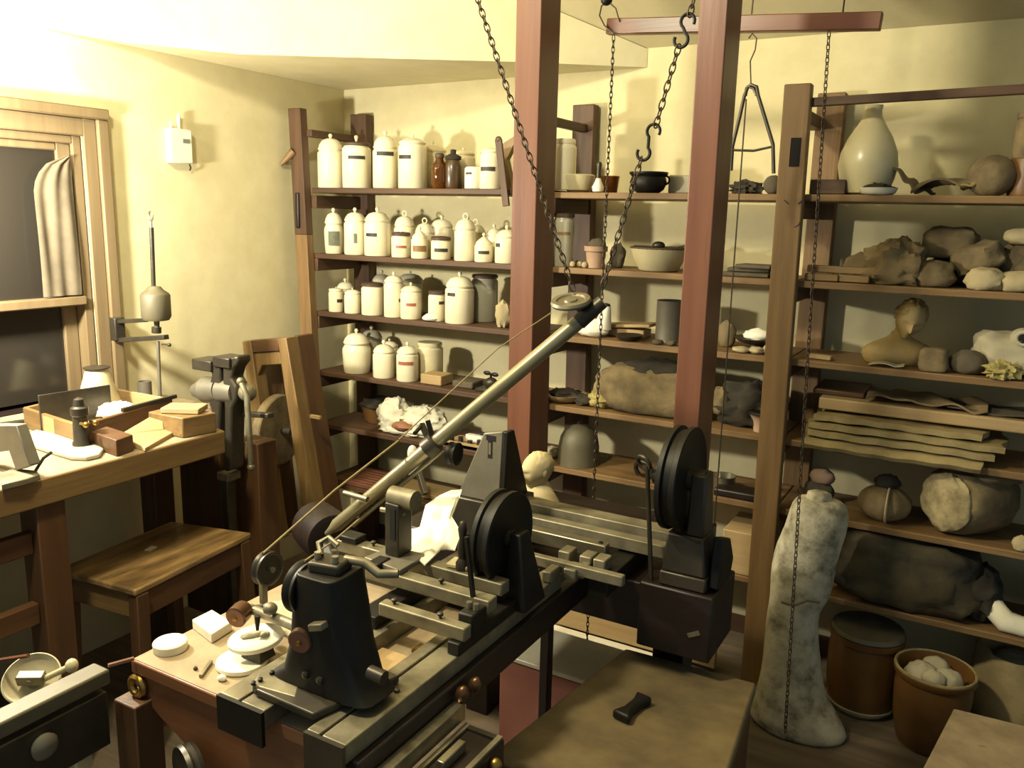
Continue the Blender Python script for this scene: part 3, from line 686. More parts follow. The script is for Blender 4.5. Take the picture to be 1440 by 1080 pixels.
# --- middle rack, fifth shelf
q, k = spot(813, 4, .09); r = 29*k
t = thing('bell_jar', 'large dull grey domed bell on the fifth shelf between the beams', 'bell', q)
b = MB().lathe([(r*1.02, q.z), (r, q.z+.01), (r*.98, q.z+.07), (r*.9, q.z+.105), (r*.7, q.z+.135), (r*.4, q.z+.152), (r*.12, q.z+.158)], (q.x, q.y, 0), seg=36); b.build('dome', 'bell_grey', t)
b = MB().lathe([(r*.12, q.z+.157), (r*.14, q.z+.162), (r*.05, q.z+.166)], (q.x, q.y, 0), seg=14); b.build('knob', 'dark_iron', t)
lump('shell', 'pale conch-like shell left of the grey bell', 'shell', 776, 22, 16, 4, .10, 'plaster_aged', .2, 2, 3)
q, k = spot(905, 4, .06)
b = MB().ring((q.x, q.y, q.z+.027), .036, .009, (.25, 1, .3), 22, 8)
for v in b.v: v.z = max(v.z, q.z+.0005)
tag(b.build('iron_ring', 'dark_iron', ang=60), 'upright dark iron ring on the fifth shelf left of the rear wheel', 'ring')
q, k = spot(1017, 4, .10); r = 16*k
b = MB().lathe([(r*.85, q.z), (r*.95, q.z+.01), (r, q.z+.045), (r*1.06, q.z+.048), (r*.95, q.z+.048), (r*.8, q.z+.01), (.002, q.z+.008)], (q.x, q.y, 0), seg=28)
tag(b.build('tin_bowl', 'steel'), 'shiny tin bowl right of the rear wheel on the fifth shelf', 'bowl')
q, k = spot(1035, 4, .045)
b = MB().bx(q.x-.07, q.x+.10, q.y-.04, q.y+.05, q.z, q.z+.026); tag(b.build('dark_plank', 'bedwood_x', bevel=.006), 'short dark plank at the front of the shelf below the tin bowl', 'plank')
lump('white_pebble', 'pale rounded stone touching the right rack post, fifth shelf', 'stone', 1076, 20, 30, 4, .14, 'stone_pale', .1, 2, 1)
# --- middle rack, bottom shelf
q, k = spot(1052, 5, .0)
b = MB().bx(q.x-.10, q.x+.06, YF+.004, YF+.22, q.z, q.z+.155); tag(b.build('wooden_crate', 'pale_wood_x', bevel=.004), 'tan wooden crate on the bottom shelf left of the rack post', 'crate')
b = MB(); q, k = spot(850, 5, .09)
b.bx(q.x-.14, q.x+.17, q.y-.05, q.y+.1, q.z, q.z+.075); tag(b.build('brown_case', 'oakdark_x', bevel=.006), 'long low brown case on the bottom shelf behind the steel bars', 'case')
# bust on the bottom shelf, seen behind the machine between wheel and beam
# ------------------------------------------------------------------ right rack
q, k = spot(1216, 0, .10)
b = MB().lathe([(r_*k, q.z+h*k) for r_, h in ((22, 0), (30, 3), (36, 22), (39.5, 40), (37, 58), (29, 78), (19, 94), (12.5, 106), (11.5, 114), (12.5, 121), (10, 121), (9, 110))], (q.x, q.y, 0), seg=40)
tag(b.build('white_vase', 'enamel'), 'large smooth cream gourd-shaped vase under the rail of the right rack', 'vase')
q, k = spot(1234, 0, .035)
t = thing('white_dish', 'small white dish holding dark chips, before the cream vase', 'dish', q)
b = MB().lathe([(.042, q.z), (.05, q.z+.006), (.056, q.z+.02), (.05, q.z+.02), (.04, q.z+.008), (.002, q.z+.007)], (q.x, q.y, 0), seg=26); b.build('dish', 'white_glaze', t)
b = MB().ball((q.x, q.y, q.z+.018), (.042, .04, .016), .4, 4, 3, 18); b.build('chips', 'soot', t, ang=60)
t0, k = spot(1268, 0, .11)
b = MB().sheet(lambda u, v: (t0.x-.03+.07*u+.05*v, t0.y-.05+.1*v, t0.z+.005+.075*(1-u)*(1-.5*v)+.012*sin(6*u+4*v)**2), 12, 8, .006)
tag(b.build('leather_scrap', 'leather', ang=70), 'curled upright leather scrap right of the cream vase', 'leather')
b = MB().sheet(lambda u, v: (t0.x+.03+.2*u, t0.y-.06+.12*v, t0.z+.006+.05*u*(1-u)*2+.02*abs(sin(5*u+3*v))), 16, 8, .006)
tag(b.build('leather_strip', 'leather', ang=70), 'long wrinkled leather strip between vase and stone ball', 'leather')
b = MB().sheet(lambda u, v: (t0.x+.16+.09*u, t0.y-.07+.1*v, t0.z+.016+.03*u+.014*abs(cos(5*u+5*v))), 12, 8, .006)
tag(b.build('leather_offcut', 'old_paper', ang=70), 'yellowish leather offcut against the stone ball', 'leather')
lump('stone_ball', 'large round grey-brown stone ball on the top shelf of the right rack', 'ball', 1391, 63, 56, 0, .09, 'stone_brown', .03, 3, 2, flat=.93, n=30, d=.066)
q, k = spot(1445, 0, .11)
t = thing('brown_jar', 'tall two-tone brown jar cut by the right edge, top shelf', 'jar', q)
b = MB().lathe([(.052, q.z), (.055, q.z+.01), (.055, q.z+.10), (.054, q.z+.105)], (q.x, q.y, 0), seg=28); b.build('body', 'crock', t)
b = MB().lathe([(.054, q.z+.106), (.052, q.z+.20), (.050, q.z+.215), (.053, q.z+.218), (.053, q.z+.232), (.045, q.z+.232)], (q.x, q.y, 0), seg=28); b.build('upper', 'stone_brown', t)
q, k = spot(1166, 0, .06)
b = MB().bx(q.x-.055, q.x+.05, q.y-.03, q.y+.03, q.z, q.z+.045); tag(b.build('timber_offcut', 'rackdark_x', bevel=.003), 'dark timber offcut lying between right rack post and cream vase', 'block')
# rocks on the second shelf
R2 = 'rocks and wrapped lumps on the second shelf of the right rack'
lump('wrapped_lump', 'dark-topped round brown lump leftmost of the rocks by the post', 'lump', 1208, 46, 38, 1, .17, 'wrap_paper', .16, 2, 1, R2)
lump('paper_parcel', 'crumpled brown paper parcel, tallest wrapped lump with pointed folds', 'parcel', 1256, 74, 60, 1, .08, 'wrap_paper', .38, 2.2, 22, R2, n=34, p=.75)
lump('rock', 'squat pale rock right of the brown paper parcel', 'rock', 1310, 55, 36, 1, .07, 'stone_brown', .2, 2, 3, R2, p=.75)
lump('rock', 'flat-topped rock sitting highest, balanced over the squat rocks', 'rock', 1330, 72, 42, 1, .17, 'stone_brown', .16, 1.8, 6, R2, p=.6, zoff=38, d=.075)
lump('rock_support', 'shaded rock underneath the highest flat-topped rock', 'rock', 1333, 60, 42, 1, .21, 'stone_dark', .2, 2, 9, R2)
lump('rock', 'tilted angular rock leaning on the pale rounded rock', 'rock', 1370, 66, 40, 1, .13, 'stone_brown', .2, 1.9, 13, R2, p=.65, zoff=22, ry=-.3, d=.07)
lump('rock', 'pale rounded rock at the front under the tilted angular rock', 'rock', 1384, 50, 30, 1, .045, 'stone_pale', .18, 2, 17, R2, p=.8)
lump('rock', 'broad low rock at the front cut by the right edge', 'rock', 1430, 52, 28, 1, .05, 'stone_pale', .2, 2, 23, R2, p=.8)
lump('rock', 'large brown rock at the right edge under the mushroom-like cap', 'rock', 1430, 56, 64, 1, .16, 'stone_brown', .18, 2, 27, R2, p=.8)
lump('capstone', 'mushroom-like pale cap stone crowning the right edge rock', 'rock', 1428, 48, 24, 1, .15, 'stone_pale', .12, 2, 31, R2, zoff=62)
for i, (px, dy, l, zz, rz) in enumerate(((1155, .03, .10, 0, .05), (1192, .04, .13, 0, -.08), (1180, .07, .20, .024, -.1), (1158, .16, .09, 0, .1))):
    q, k = spot(px, 1, dy)
    b = MB().box((q.x, q.y, q.z+.012+zz), (l, .03, .022), rz)
    tag(b.build('wood_scrap', 'oak_x', bevel=.003), ['short wood scrap against the right rack post, second shelf', 'wood scrap lying in front of the leftmost wrapped lump', 'longest wood scrap laid over the two scraps by the post', 'wood scrap at the back beside the rear post'][i], 'wood scrap', 'wood scraps beside the post')
# bust on the third shelf
q, k = spot(1262, 2, .12)
t = thing('shelf_bust', 'golden-brown bust of a bare-shouldered youth with bowed head', 'bust', q)
def skin(name, pts, edges, rad_, m, parent, sub=2):
    me = bpy.data.meshes.new(name); off = WO[parent.name]
    me.from_pydata([V(p)-off for p in pts], edges, []); ob = bpy.data.objects.new(name, me); COL.objects.link(ob)
    s = ob.modifiers.new('skin', 'SKIN'); s.use_smooth_shade = True
    for i, v in enumerate(me.skin_vertices[0].data):
        v.radius = rad_[i] if hasattr(rad_[i], '__len__') else (rad_[i], rad_[i])
    me.skin_vertices[0].data[0].use_root = True
    ob.modifiers.new('sub', 'SUBSURF').levels = sub; ob.modifiers['sub'].render_levels = sub
    me.materials.append(M[m]); ob.parent = parent; WO[ob.name] = off; return ob
def bust(t, q, S, tilt, m, hair_m, yaw=0, shoulders=True, face=-1, tw=.80, tht=.84, hn=.16, neck=.20, hs=1):
    """torso, neck and a modelled head; S = head height; faces -Y turned by yaw"""
    R = Matrix.Translation(q) @ Matrix.Rotation(yaw, 4, 'Z')
    L = lambda x, y, z: R @ V((x*S, y*S, z*S))
    b = MB()
    if shoulders:
        prof = []
        n, rows = 36, 16
        vs = []; fs = []
        for i in range(rows+1):
            z = i/rows
            # half width and depth of the chest and shoulders, closing into the neck
            wx = [1.0, 1.08, 1.14, 1.15, 1.10, .98, .74, .48, .31, .26][min(9, int(z*9))]
            wx2 = [1.0, 1.08, 1.14, 1.15, 1.10, .98, .74, .48, .31, .26][min(9, int(z*9)+1)]
            fr_ = z*9-int(z*9); wx = wx*(1-fr_)+wx2*fr_
            wy = .40+.05*sin(z*pi)-.22*max(0, z-.55)/.45
            for k in range(n):
                a = 2*pi*k/n
                c_, s_ = cos(a), sin(a)
                x = wx*math.copysign(abs(c_)**.85, c_); y = wy*math.copysign(abs(s_)**.9, s_)
                chest = max(0, -s_)*.10*max(0, 1-((z-.32)/.3)**2)*(1-.5*math.exp(-(x/.12)**2)) if abs(x) < .75 else 0
                pit = -.05*math.exp(-((abs(x)-.78)/.1)**2)*max(0, .6-z)
                vs.append(L(x*tw, (y-chest)*.9+.06*z+(pit if s_ < 0 else 0)*-1, z*tht))
            if i:
                for k in range(n):
                    k2 = (k+1) % n; o = (i-1)*n
                    fs.append((o+k, o+k2, o+n+k2, o+n+k))
        fs.append(tuple(range(n-1, -1, -1))); fs.append(tuple(rows*n+k for k in range(n)))
        b.add(vs, fs)
        nz_ = tht-neck
    else:
        b.lathe([(.62*S, 0), (.66*S, .1*S), (.55*S, .34*S), (.36*S, .52*S), (.27*S, .7*S)], q, (0, 0, 1), 28); nz_ = .66
    H = R @ Matrix.Translation((0, .02*S, nz_*S)) @ Matrix.Rotation(tilt[1], 4, 'Y') @ Matrix.Rotation(tilt[0], 4, 'X') @ Matrix.Rotation(tilt[2], 4, 'Z')
    hl = lambda x, y, z: H @ V((x*S, y*S, z*S))
    # neck
    b.m = H
    b.lathe([(.27*S, -.22*S), (.235*S, 0), (.23*S, .2*S), (.22*S, .3*S)], (0, .05*S, 0), (0, -.12, 1), 22)
    # head: ellipsoid cranium pulled to a jaw, with brow, nose, mouth and chin
    vs = []; fs = []; n, rows = 32, 26
    for i in range(rows+1):
        th = pi*i/rows; z = -cos(th)
        for k in range(n):
            a = 2*pi*k/n; x = sin(th)*cos(a); y = sin(th)*sin(a)
            fx = .36; fy = .44
            if z < 0: fx *= 1-.34*(-z)**1.3; fy *= 1-.16*(-z)
            X = x*fx; Y = y*fy; Z = z*.5
            if y > 0 and z < -.2: Y *= 1-.5*(-z-.2)
            if y < 0:
                g = lambda cx, cz, sx, sz: math.exp(-((X-cx)/sx)**2-((Z-cz)/sz)**2)
                Y -= .17*g(0, -.10, .055, .075)+.09*g(0, .0, .035, .09)          # nose
                Y += .085*g(.125, .03, .075, .05)+.085*g(-.125, .03, .075, .05)   # eye sockets
                Y -= .04*g(.125, .015, .05, .026)+.04*g(-.125, .015, .05, .026)     # eyeballs
                Y -= .055*g(0, .11, .2, .04)                                       # brow
                Y -= .07*g(0, -.24, .085, .022)+.065*g(0, -.295, .07, .022)       # lips
                Y += .02*g(0, -.268, .09, .010)
                Y -= .09*g(0, -.40, .11, .07)                                      # chin
            vs.append((X*S, Y*S, (Z+.60)*S))
        if i:
            for k in range(n):
                k2 = (k+1) % n; o = (i-1)*n
                fs.append((o+k, o+k2, o+n+k2, o+n+k))
    b.add(vs, fs)
    for s_ in (-1, 1): b.ball((s_*.345*S, .05*S, .60*S), (.045*S, .075*S, .11*S), n=12)
    b.m = Matrix()
    body = b.build('figure', m, t, ang=75)
    hb = MB(H)
    hb.ball((0, .085*S, .72*S), (.385*S*hs, .435*S*hs, .42*S*hs), hn, 5, 3, 34, .42, ridge=False)
    hb.build('hair', hair_m, body, ang=75)
addm('bust_hair', '8B7140', 'A2874F', scale=24, rough=.6, bump=.4)
addm('pale_bust', 'B5A478', 'C6B78C', scale=10, rough=.65, bump=.1)
bust(t, q, .120, (.34, .26, .0), 'bust_plaster', 'bust_hair', yaw=.30)
# third shelf, others
q, k = spot(1152, 2, .05); b = MB().box((q.x, q.y, q.z+.008), (.08, .03, .014), -.15); tag(b.build('wood_sliver', 'pale_wood_x', bevel=.002), 'thin wood sliver beside the right rack post, third shelf', 'wood scrap')
q, k = spot(1246, 2, .02); b = MB().sheet(lambda u, v: (q.x-.05+.1*u, q.y+.045*v-.01, q.z+.004+.008*abs(sin(4*u))), 8, 3, .003); tag(b.build('grey_scrap', 'grey_glaze', ang=60), 'thin greyish scrap lying before the youth bust', 'scrap')
lump('plaster_block', 'squarish tan plaster block right of the youth bust', 'block', 1311, 38, 33, 2, .035, 'stone_brown', .1, 2, 4, p=.55)
lump('brown_clod', 'rounded dark brown clod between plaster block and white cast', 'clod', 1361, 50, 32, 2, .06, 'stone_dark', .15, 2.2, 6)
q, k = spot(1415, 2, .13)
t = thing('plaster_cast', 'large pale plaster cast fragment with a hole, third shelf right', 'plaster piece', q)
b = MB().ball((q.x, q.y, q.z+.062), (.098, .075, .066), .2, 1.8, 9, 32, .92, p=.7); b.ball((q.x+.03, q.y-.05, q.z+.115), (.034, .028, .03), .1, 2, 2, 18); b.build('cast', 'plaster_aged', t, ang=70)
c = at(1427, 471, 'y', q.y-.074)
b = MB().ring((q.x+.03, q.y-.078, q.z+.118), .019, .006, (.2, 1, .2), 18, 8); b.build('rim', 'grey_glaze', t)
b = MB().lathe([(.017, 0), (.016, .003)], (q.x+.03, q.y-.081, q.z+.118), (.2, 1, .2), 16); b.build('hole', 'dark_hole', t)
lump('straw_lump', 'small yellow tuft of straw before the plaster cast', 'straw', 1409, 42, 24, 2, .02, 'straw', .5, 4, 3, n=30)
# fourth shelf: stack of long old paper sheaves, boards and torn paper on top
def sheaf(x0, x1, y0, z, m, label, curl, ph, dep=.20, th=.018):
    def fn(u, v):
        s_ = u*(dep+.03)
        y = y0+s_-.0; dz = 0
        if s_ < .03 and curl: a = (1-s_/.03); y = y0+.012-.016*sin(a*1.5)+.018*(1-a); dz = -.018*a**1.5
        return (x0+(x1-x0)*v+(.01*sin(9*u+ph)), y, z+th/2+dz+.0012*sin(v*9+ph)+(.0012*sin(v*31+ph)*(1-u)))
    b = MB().sheet(fn, 14, 40, th)
    return tag(b.build('paper_sheaf', m, ang=60), label, 'papers', 'old paper sheaves stacked on the fourth shelf')
z4 = SZ[3]
xs = [at(1127, 612, 'y', YF-.03).x, at(1390, 650, 'y', YF-.03).x, at(1395, 640, 'y', YF-.02).x, at(1415, 622, 'y', YF).x, at(1388, 604, 'y', YF+.01).x]
sheaf(xs[0], xs[1]-.02, YF-.028, z4+.002, 'old_paper', 'lowest paper sheaf, curling over the shelf edge', 1, .3)
sheaf(xs[0]+.006, xs[1]+.005, YF-.018, z4+.026, 'old_paper', 'second paper sheaf from the bottom of the stack', 0, 1.7)
sheaf(xs[0]+.016, xs[3], YF-.008, z4+.051, 'old_paper', 'third paper sheaf, reaching furthest to the right', 0, 3.1)
sheaf(xs[0]+.035, xs[4], YF+.006, z4+.076, 'old_paper', 'topmost paper sheaf with a bright worn edge', 0, 4.4)
b = MB().bx(xs[0]+.03, .62, YF+.05, YF+.22, z4+.104, z4+.142); tag(b.build('long_board', 'pale_wood_x', bevel=.005), 'thick long brown board lying over the paper sheaves', 'board')
b = MB().bx(xs[0]+.0, xs[0]+.16, YF+.10, YF+.30, z4+.1425, z4+.160); tag(b.build('short_board', 'oakdark_x', bevel=.004), 'short dark board at the post end on top of the long board', 'board')
b = MB().sheet(lambda u, v: (xs[0]+.17+.34*v, YF+.06+.16*u, z4+.152+.018*abs(sin(7*v+2*u))*(1-.5*v)+.006*sin(19*v+4*u)), 10, 30, .006)
tag(b.build('torn_paper', 'wrap_paper', ang=70), 'torn crumpled brown paper on top of the long board', 'papers')
b = MB().sheet(lambda u, v: (xs[0]+.40+.42*v, YF+.07+.14*u, z4+.147+.010*abs(cos(5*v+3*u))), 8, 24, .006)
tag(b.build('dark_paper', 'stone_dark', ang=70), 'dark wrinkled paper over the right half of the long board', 'papers')
# fifth shelf: tied bundle, sack roll, stone
q, k = spot(1241, 4, .08)
t = thing('tied_bundle', 'round tan cloth bundle tied with string like a pumpkin', 'bundle', q)
b = MB().ball((q.x, q.y, q.z+.055), (.083, .075, .058), 0, n=40, flat=.95)
for v in b.v:
    a = atan2(v.y-q.y, v.x-q.x); f_ = 1-.07*(abs(cos(a*5))**6)
    v.x = q.x+(v.x-q.x)*f_; v.y = q.y+(v.y-q.y)*f_
b.build('cloth', 'wrap_paper', t, ang=80)
b = MB()
pts = [(q.x+.02+.0*s_, q.y+.077*cos(s_*.13-1.57)*1.0, q.z+.055+.060*sin(s_*.13-1.57)) for s_ in range(25)]
pts = [(q.x+.012, q.y-.079*cos(a), q.z+.055+.0595*sin(a)) for a in [-1.3+.13*i for i in range(21)]]
b.tube(pts, .004, 6); b.build('string', 'stone_pale', t)
b = MB().ball((q.x+.0, q.y+.01, q.z+.122), (.04, .036, .026), .2, 3, 5, 18, .6); b.build('dark_top', 'dark_cloth', t, ang=70)
q, k = spot(1356, 4, .11)
t = thing('sack_roll', 'big tan sackcloth roll with a pale round end facing the room', 'sack', q)
ax = V((.62, .78, 0)).normalized()
c0 = V((q.x-.06, q.y-.075, q.z+.105))
b = MB().lathe([(.035, -.012), (.075, -.006), (.098, .012), (.106, .05), (.108, .13), (.104, .19), (.08, .22), (.02, .23)], c0, ax, 34, warp=lambda a, h: 1+.05*sin(a*3+h*9)+.02*sin(a*11))
b.build('roll', 'burlap', t, ang=80)
b = MB().ball(c0-ax*.004, (.09, .09, .09), .12, 3, 7, 26)
for v in b.v:
    d = v-c0; h = d.dot(ax); v -= ax*(h*.78)
b.build('end', 'sack_end', t, ang=80)
b = MB().ball((c0.x+.09, c0.y+.1, c0.z+.085), (.11, .09, .035), .2, 3, 3, 24); b.build('cover', 'leather', t, ang=80)
lump('small_stone', 'small pale stone at the right edge, fifth shelf', 'stone', 1436, 26, 22, 4, .02, 'stone_pale', .15, 2, 4)
lump('pale_stone', 'pale rounded stone visible above the neck of the plaster column', 'stone', 1152, 34, 22, 4, .12, 'pink_pot', .12, 2, 9, zoff=30)
lump('rough_stone', 'dark rough stone carrying the pale rounded stone behind the plaster column', 'stone', 1150, 40, 36, 4, .12, 'stone_dark', .2, 2, 12)
# bottom shelf: dark bundle, cloth, board
q, k = spot(1268, 5, .10)
t = thing('tarred_bundle', 'large dark tarred sacking bundle on the bottom right shelf', 'bundle', q)
b = MB().ball((q.x-.01, q.y, q.z+.115), (.225, .12, .122), .16, 2.2, 4, 38, .92, p=.6); b.build('sacking', 'tarred', t, ang=80)
b = MB().ball((q.x+.22, q.y+.01, q.z+.08), (.055, .09, .09), .3, 3, 6, 22, .9); b.build('loose_end', 'dark_cloth', t, ang=80)
q, k = spot(1412, 5, .0)
b = MB().tube([(q.x-.06, q.y+.11, q.z+.10), (q.x-.035, q.y+.05, q.z+.06), (q.x+.0, q.y+.03, q.z+.034), (q.x+.06, q.y+.03, q.z+.028), (q.x+.14, q.y+.05, q.z+.028)], [.018, .032, .034, .027, .03], 14)
for i, v in enumerate(b.v): v += V((noise.noise(v*30), noise.noise(v*30+V((5, 0, 0))), noise.noise(v*30+V((0, 5, 0)))))*.008
for v in b.v: v.z = max(v.z, SZ[5]+.0008)
tag(b.build('white_rag', 'white_cloth', ang=70), 'twisted white rag hanging at the bottom shelf near the right edge', 'cloth')
q, k = spot(1400, 5, .12)
b = MB().bx(q.x+.10, q.x+.5, q.y-.02, q.y+.15, q.z+.0005, q.z+.12); tag(b.build('brown_box', 'oakdark_x', bevel=.006), 'brown box behind the white rag, bottom right shelf', 'box')
# on the floor
q = at(1122, 1046, 'z', 0); q.y += .09
t = thing('plaster_column', 'tall weathered grey plaster torso cast standing on the floor by the rack', 'plaster cast', (q.x, q.y, 0))
pr = []
Y0 = q.y
rowsp = [(1046, 1056, 1188), (1020, 1052, 1194), (995, 1056, 1184), (970, 1066, 1160), (930, 1072, 1156), (880, 1076, 1150), (850, 1082, 1152), (835, 1083, 1170), (800, 1084, 1176), (770, 1092, 1182), (745, 1104, 1192), (720, 1110, 1196), (706, 1116, 1192), (700, 1126, 1180)]
n = 40; b = MB(); vs = []; fs = []
for i, (py, xl, xr) in enumerate(rowsp):
    a_ = at(xl, py, 'y', Y0); c_ = at(xr, py, 'y', Y0)
    cx = (a_.x+c_.x)/2; w_ = abs(c_.x-a_.x)/2; z = max(.0, (a_.z+c_.z)/2)
    if i == 0: z = 0
    dp = min(w_*.85, .10)
    for k_ in range(n):
        th = 2*pi*k_/n
        e = 1+.035*noise.noise(V((cos(th)*2, sin(th)*2, z*7)))+.05*noise.noise(V((cos(th)*1.1, sin(th)*1.1, z*3+4)))
        if i in (0,): e = 1
        vs.append((cx+cos(th)*w_*e, Y0+sin(th)*dp*e, z))
    if i:
        for k_ in range(n):
            k2 = (k_+1) % n; o = (i-1)*n; fs.append((o+k_, o+k2, o+n+k2, o+n+k_))
fs.append(tuple(range(n-1, -1, -1))); fs.append(tuple((len(rowsp)-1)*n+k_ for k_ in range(n)))
b.add(vs, fs); b.build('cast', 'column_plaster', t, ang=70, sub=1)
c = at(1152, 694, 'y', Y0); 
b = MB().lathe([(.045, -.04), (.038, 0), (.034, .02), (.02, .026)], (c.x, Y0, c.z-.02), (0, 0, 1), 20, warp=lambda a, h: 1+.06*sin(3*a)); b.build('neck', 'column_plaster', t, ang=70)
for py in (772, 850):
    c1 = at(1110, py, 'y', Y0-.095)
pts = [at(x_, y_, 'y', Y0-.112) for x_, y_ in ((1098, 848), (1115, 852), (1135, 846), (1152, 850))]
b = MB()
for p_ in pts: p_.y += .02*abs(p_.x-pts[1].x)/.1
b.tube(pts, .0035, 5); b.build('crack', 'stone_dark', t)
# crock with a lid, terracotta jar of plaster lumps
q = at(1205, 1002, 'z', 0); q.y += .055
t = thing('brown_crock', 'glazed brown crock standing in shade behind the lump-filled jar', 'crock', (q.x, q.y, 0)); k = mpp((q.x, q.y, .1)); r = 46*k
b = MB().lathe([(r*.8, 0), (r*.95, .02), (r*1.04, .10), (r*1.06, .20), (r*1.0, .245), (r*1.06, .25), (r*1.06, .27), (r*.95, .27), (r*.9, .2), (.002, .19)], (q.x, q.y, 0), seg=36); b.build('body', 'crock', t)
b = MB().lathe([(r*1.03, .2705), (r*1.06, .275), (r*1.0, .288), (r*.3, .292)], (q.x, q.y, 0), seg=36); b.build('lid', 'bell_grey', t)
b = MB().lathe([(r*.81, .0), (r*.99, .02), (r*1.0, .028), (r*.9, .03)], (q.x, q.y, 0), seg=36); b.build('foot', 'grey_glaze', t)
q = at(1300, 1055, 'z', 0); q.y += .05
t = thing('terracotta_jar', 'terracotta jar filled with white plaster lumps on the floor', 'jar', (q.x, q.y, 0)); k = mpp((q.x, q.y, .15)); r = 50*k
b = MB().lathe([(r*.72, 0), (r*.8, .01), (r*.95, .09), (r*1.0, .18), (r*.98, .225), (r*1.06, .235), (r*1.07, .25), (r*.98, .255), (r*.92, .23), (r*.9, .18), (.003, .17)], (q.x, q.y, 0), seg=40); b.build('pot', 'crock', t)
b = MB().ring((q.x, q.y, .254), r*1.02, .005, (0, 0, 1), 36, 6); b.build('rim', 'old_paper', t)
for i, (dx, dy, s_) in enumerate(((-.035, .0, .05), (.035, -.01, .046), (.0, .05, .04), (.0, -.045, .034))):
    b = MB().ball((q.x+dx, q.y+dy, .222+.006*i % .02), (s_, s_*.85, s_*.8), .16, 2.5, i+3, 20); tag(b.build('plaster_lump', 'plaster_aged', ang=80), ['large white plaster lump on the left in the terracotta jar', 'white plaster lump on the right in the terracotta jar', 'white plaster lump at the back of the terracotta jar', 'small white plaster lump at the front in the terracotta jar'][i], 'plaster lump', 'plaster lumps in the terracotta jar')
# paper sack and pale box at the lower right
q = at(1408, 1015, 'z', .05)
t = thing('paper_sack', 'open rumpled paper sack at the right edge beside the terracotta jar', 'sack', (q.x, q.y+.10, 0))
cx, cy = q.x+.035, q.y+.10
b = MB().lathe([(.125, .0), (.135, .02), (.14, .12), (.128, .20), (.125, .25), (.115, .262), (.10, .25), (.11, .18), (.002, .16)], (cx, cy, 0), seg=40, warp=lambda a, h: 1+.06*sin(a*5+h*22)*min(1, h*8)+.03*sin(a*9-h*31)*min(1, h*8)); b.build('bag', 'sack_paper', t, ang=80)
b = MB().ball((cx, cy, .20), (.09, .09, .045), .2, 3, 4, 24); b.build('contents', 'grey_glaze', t, ang=80)
p0 = at(1308, 1060, 'z', .33); p1 = at(1347, 1000, 'z', .33); p2 = at(1445, 1020, 'z', .33)
t = thing('pale_chest', 'pale wooden chest corner in the lower right foreground', 'chest', (.16, 1.85, 0))
e1 = p0+(p2-p1)
b = MB().hexa([V((v.x, v.y, 0)) for v in (p0-V((.03, .25, 0)), e1-V((-.2, .25, 0)), p2+V((.25, 0, 0)), p1)], [V((v.x, v.y, .30)) for v in (p0-V((.03, .25, 0)), e1-V((-.2, .25, 0)), p2+V((.25, 0, 0)), p1)]); b.build('body', 'pale_wood_y', t, bevel=.004)
b = MB().hexa([V((v.x, v.y, .3005)) for v in (p0-V((.04, .25, 0)), e1-V((-.2, .25, 0)), p2+V((.25, .01, 0)), p1+V((-.01, .01, 0)))], [V((v.x, v.y, .33)) for v in (p0-V((.04, .25, 0)), e1-V((-.2, .25, 0)), p2+V((.25, .01, 0)), p1+V((-.01, .01, 0)))]); b.build('lid', 'dusty_table', t, bevel=.004)
# ------------------------------------------------------------------ workbench by the window
BZ = .90
t = thing('workbench', 'heavy brown timber workbench under the window along the left wall', 'workbench', (-2.46, 1.2, 0))
b = MB().prism([(-2.685, .30, BZ-.075), (-2.075, .30, BZ-.075), (-2.075, 1.80, BZ-.075), (-2.29, 1.86, BZ-.075), (-2.29, 2.04, BZ-.075), (-2.685, 2.04, BZ-.075)], (0, 0, .075)); b.build('worktop', 'oak_y', t, bevel=.005)
b = MB().prism([(-2.68, .31, BZ-.001), (-2.081, .31, BZ-.001), (-2.081, 1.79, BZ-.001), (-2.295, 1.855, BZ-.001), (-2.295, 2.03, BZ-.001), (-2.68, 2.03, BZ-.001)], (0, 0, .0013)); o_ = b.build('top_surface', 'dusty_lit_bench', t); o_['label'] = 'dusty bench surface, made paler as if lit'
c = at(64, 760, 'x', -2.13); c2 = at(222, 700, 'x', -2.50)
for (x, y) in ((-2.13, c.y), (-2.50, c2.y), (-2.63, c.y), (-2.13, .5), (-2.63, .5)):
    b = MB().bx(x-.04, x+.04, y-.04, y+.04, 0, BZ-.076); b.build('leg', 'oakdark_z', t, bevel=.004)
for z in (.52, .72):
    b = MB().bx(-2.145, -2.115, .541, c.y-.041, z-.03, z+.03)
    b.build('stretcher', 'oakdark_y', t, bevel=.003)
e0, e1 = at(256, 660, 'y', 1.98), at(304, 660, 'y', 1.98)
b = MB().bx(e0.x, e1.x+.03, 1.97, 2.0, .10, BZ-.076); b.build('end_panel', 'oakdark_z', t, bevel=.003)
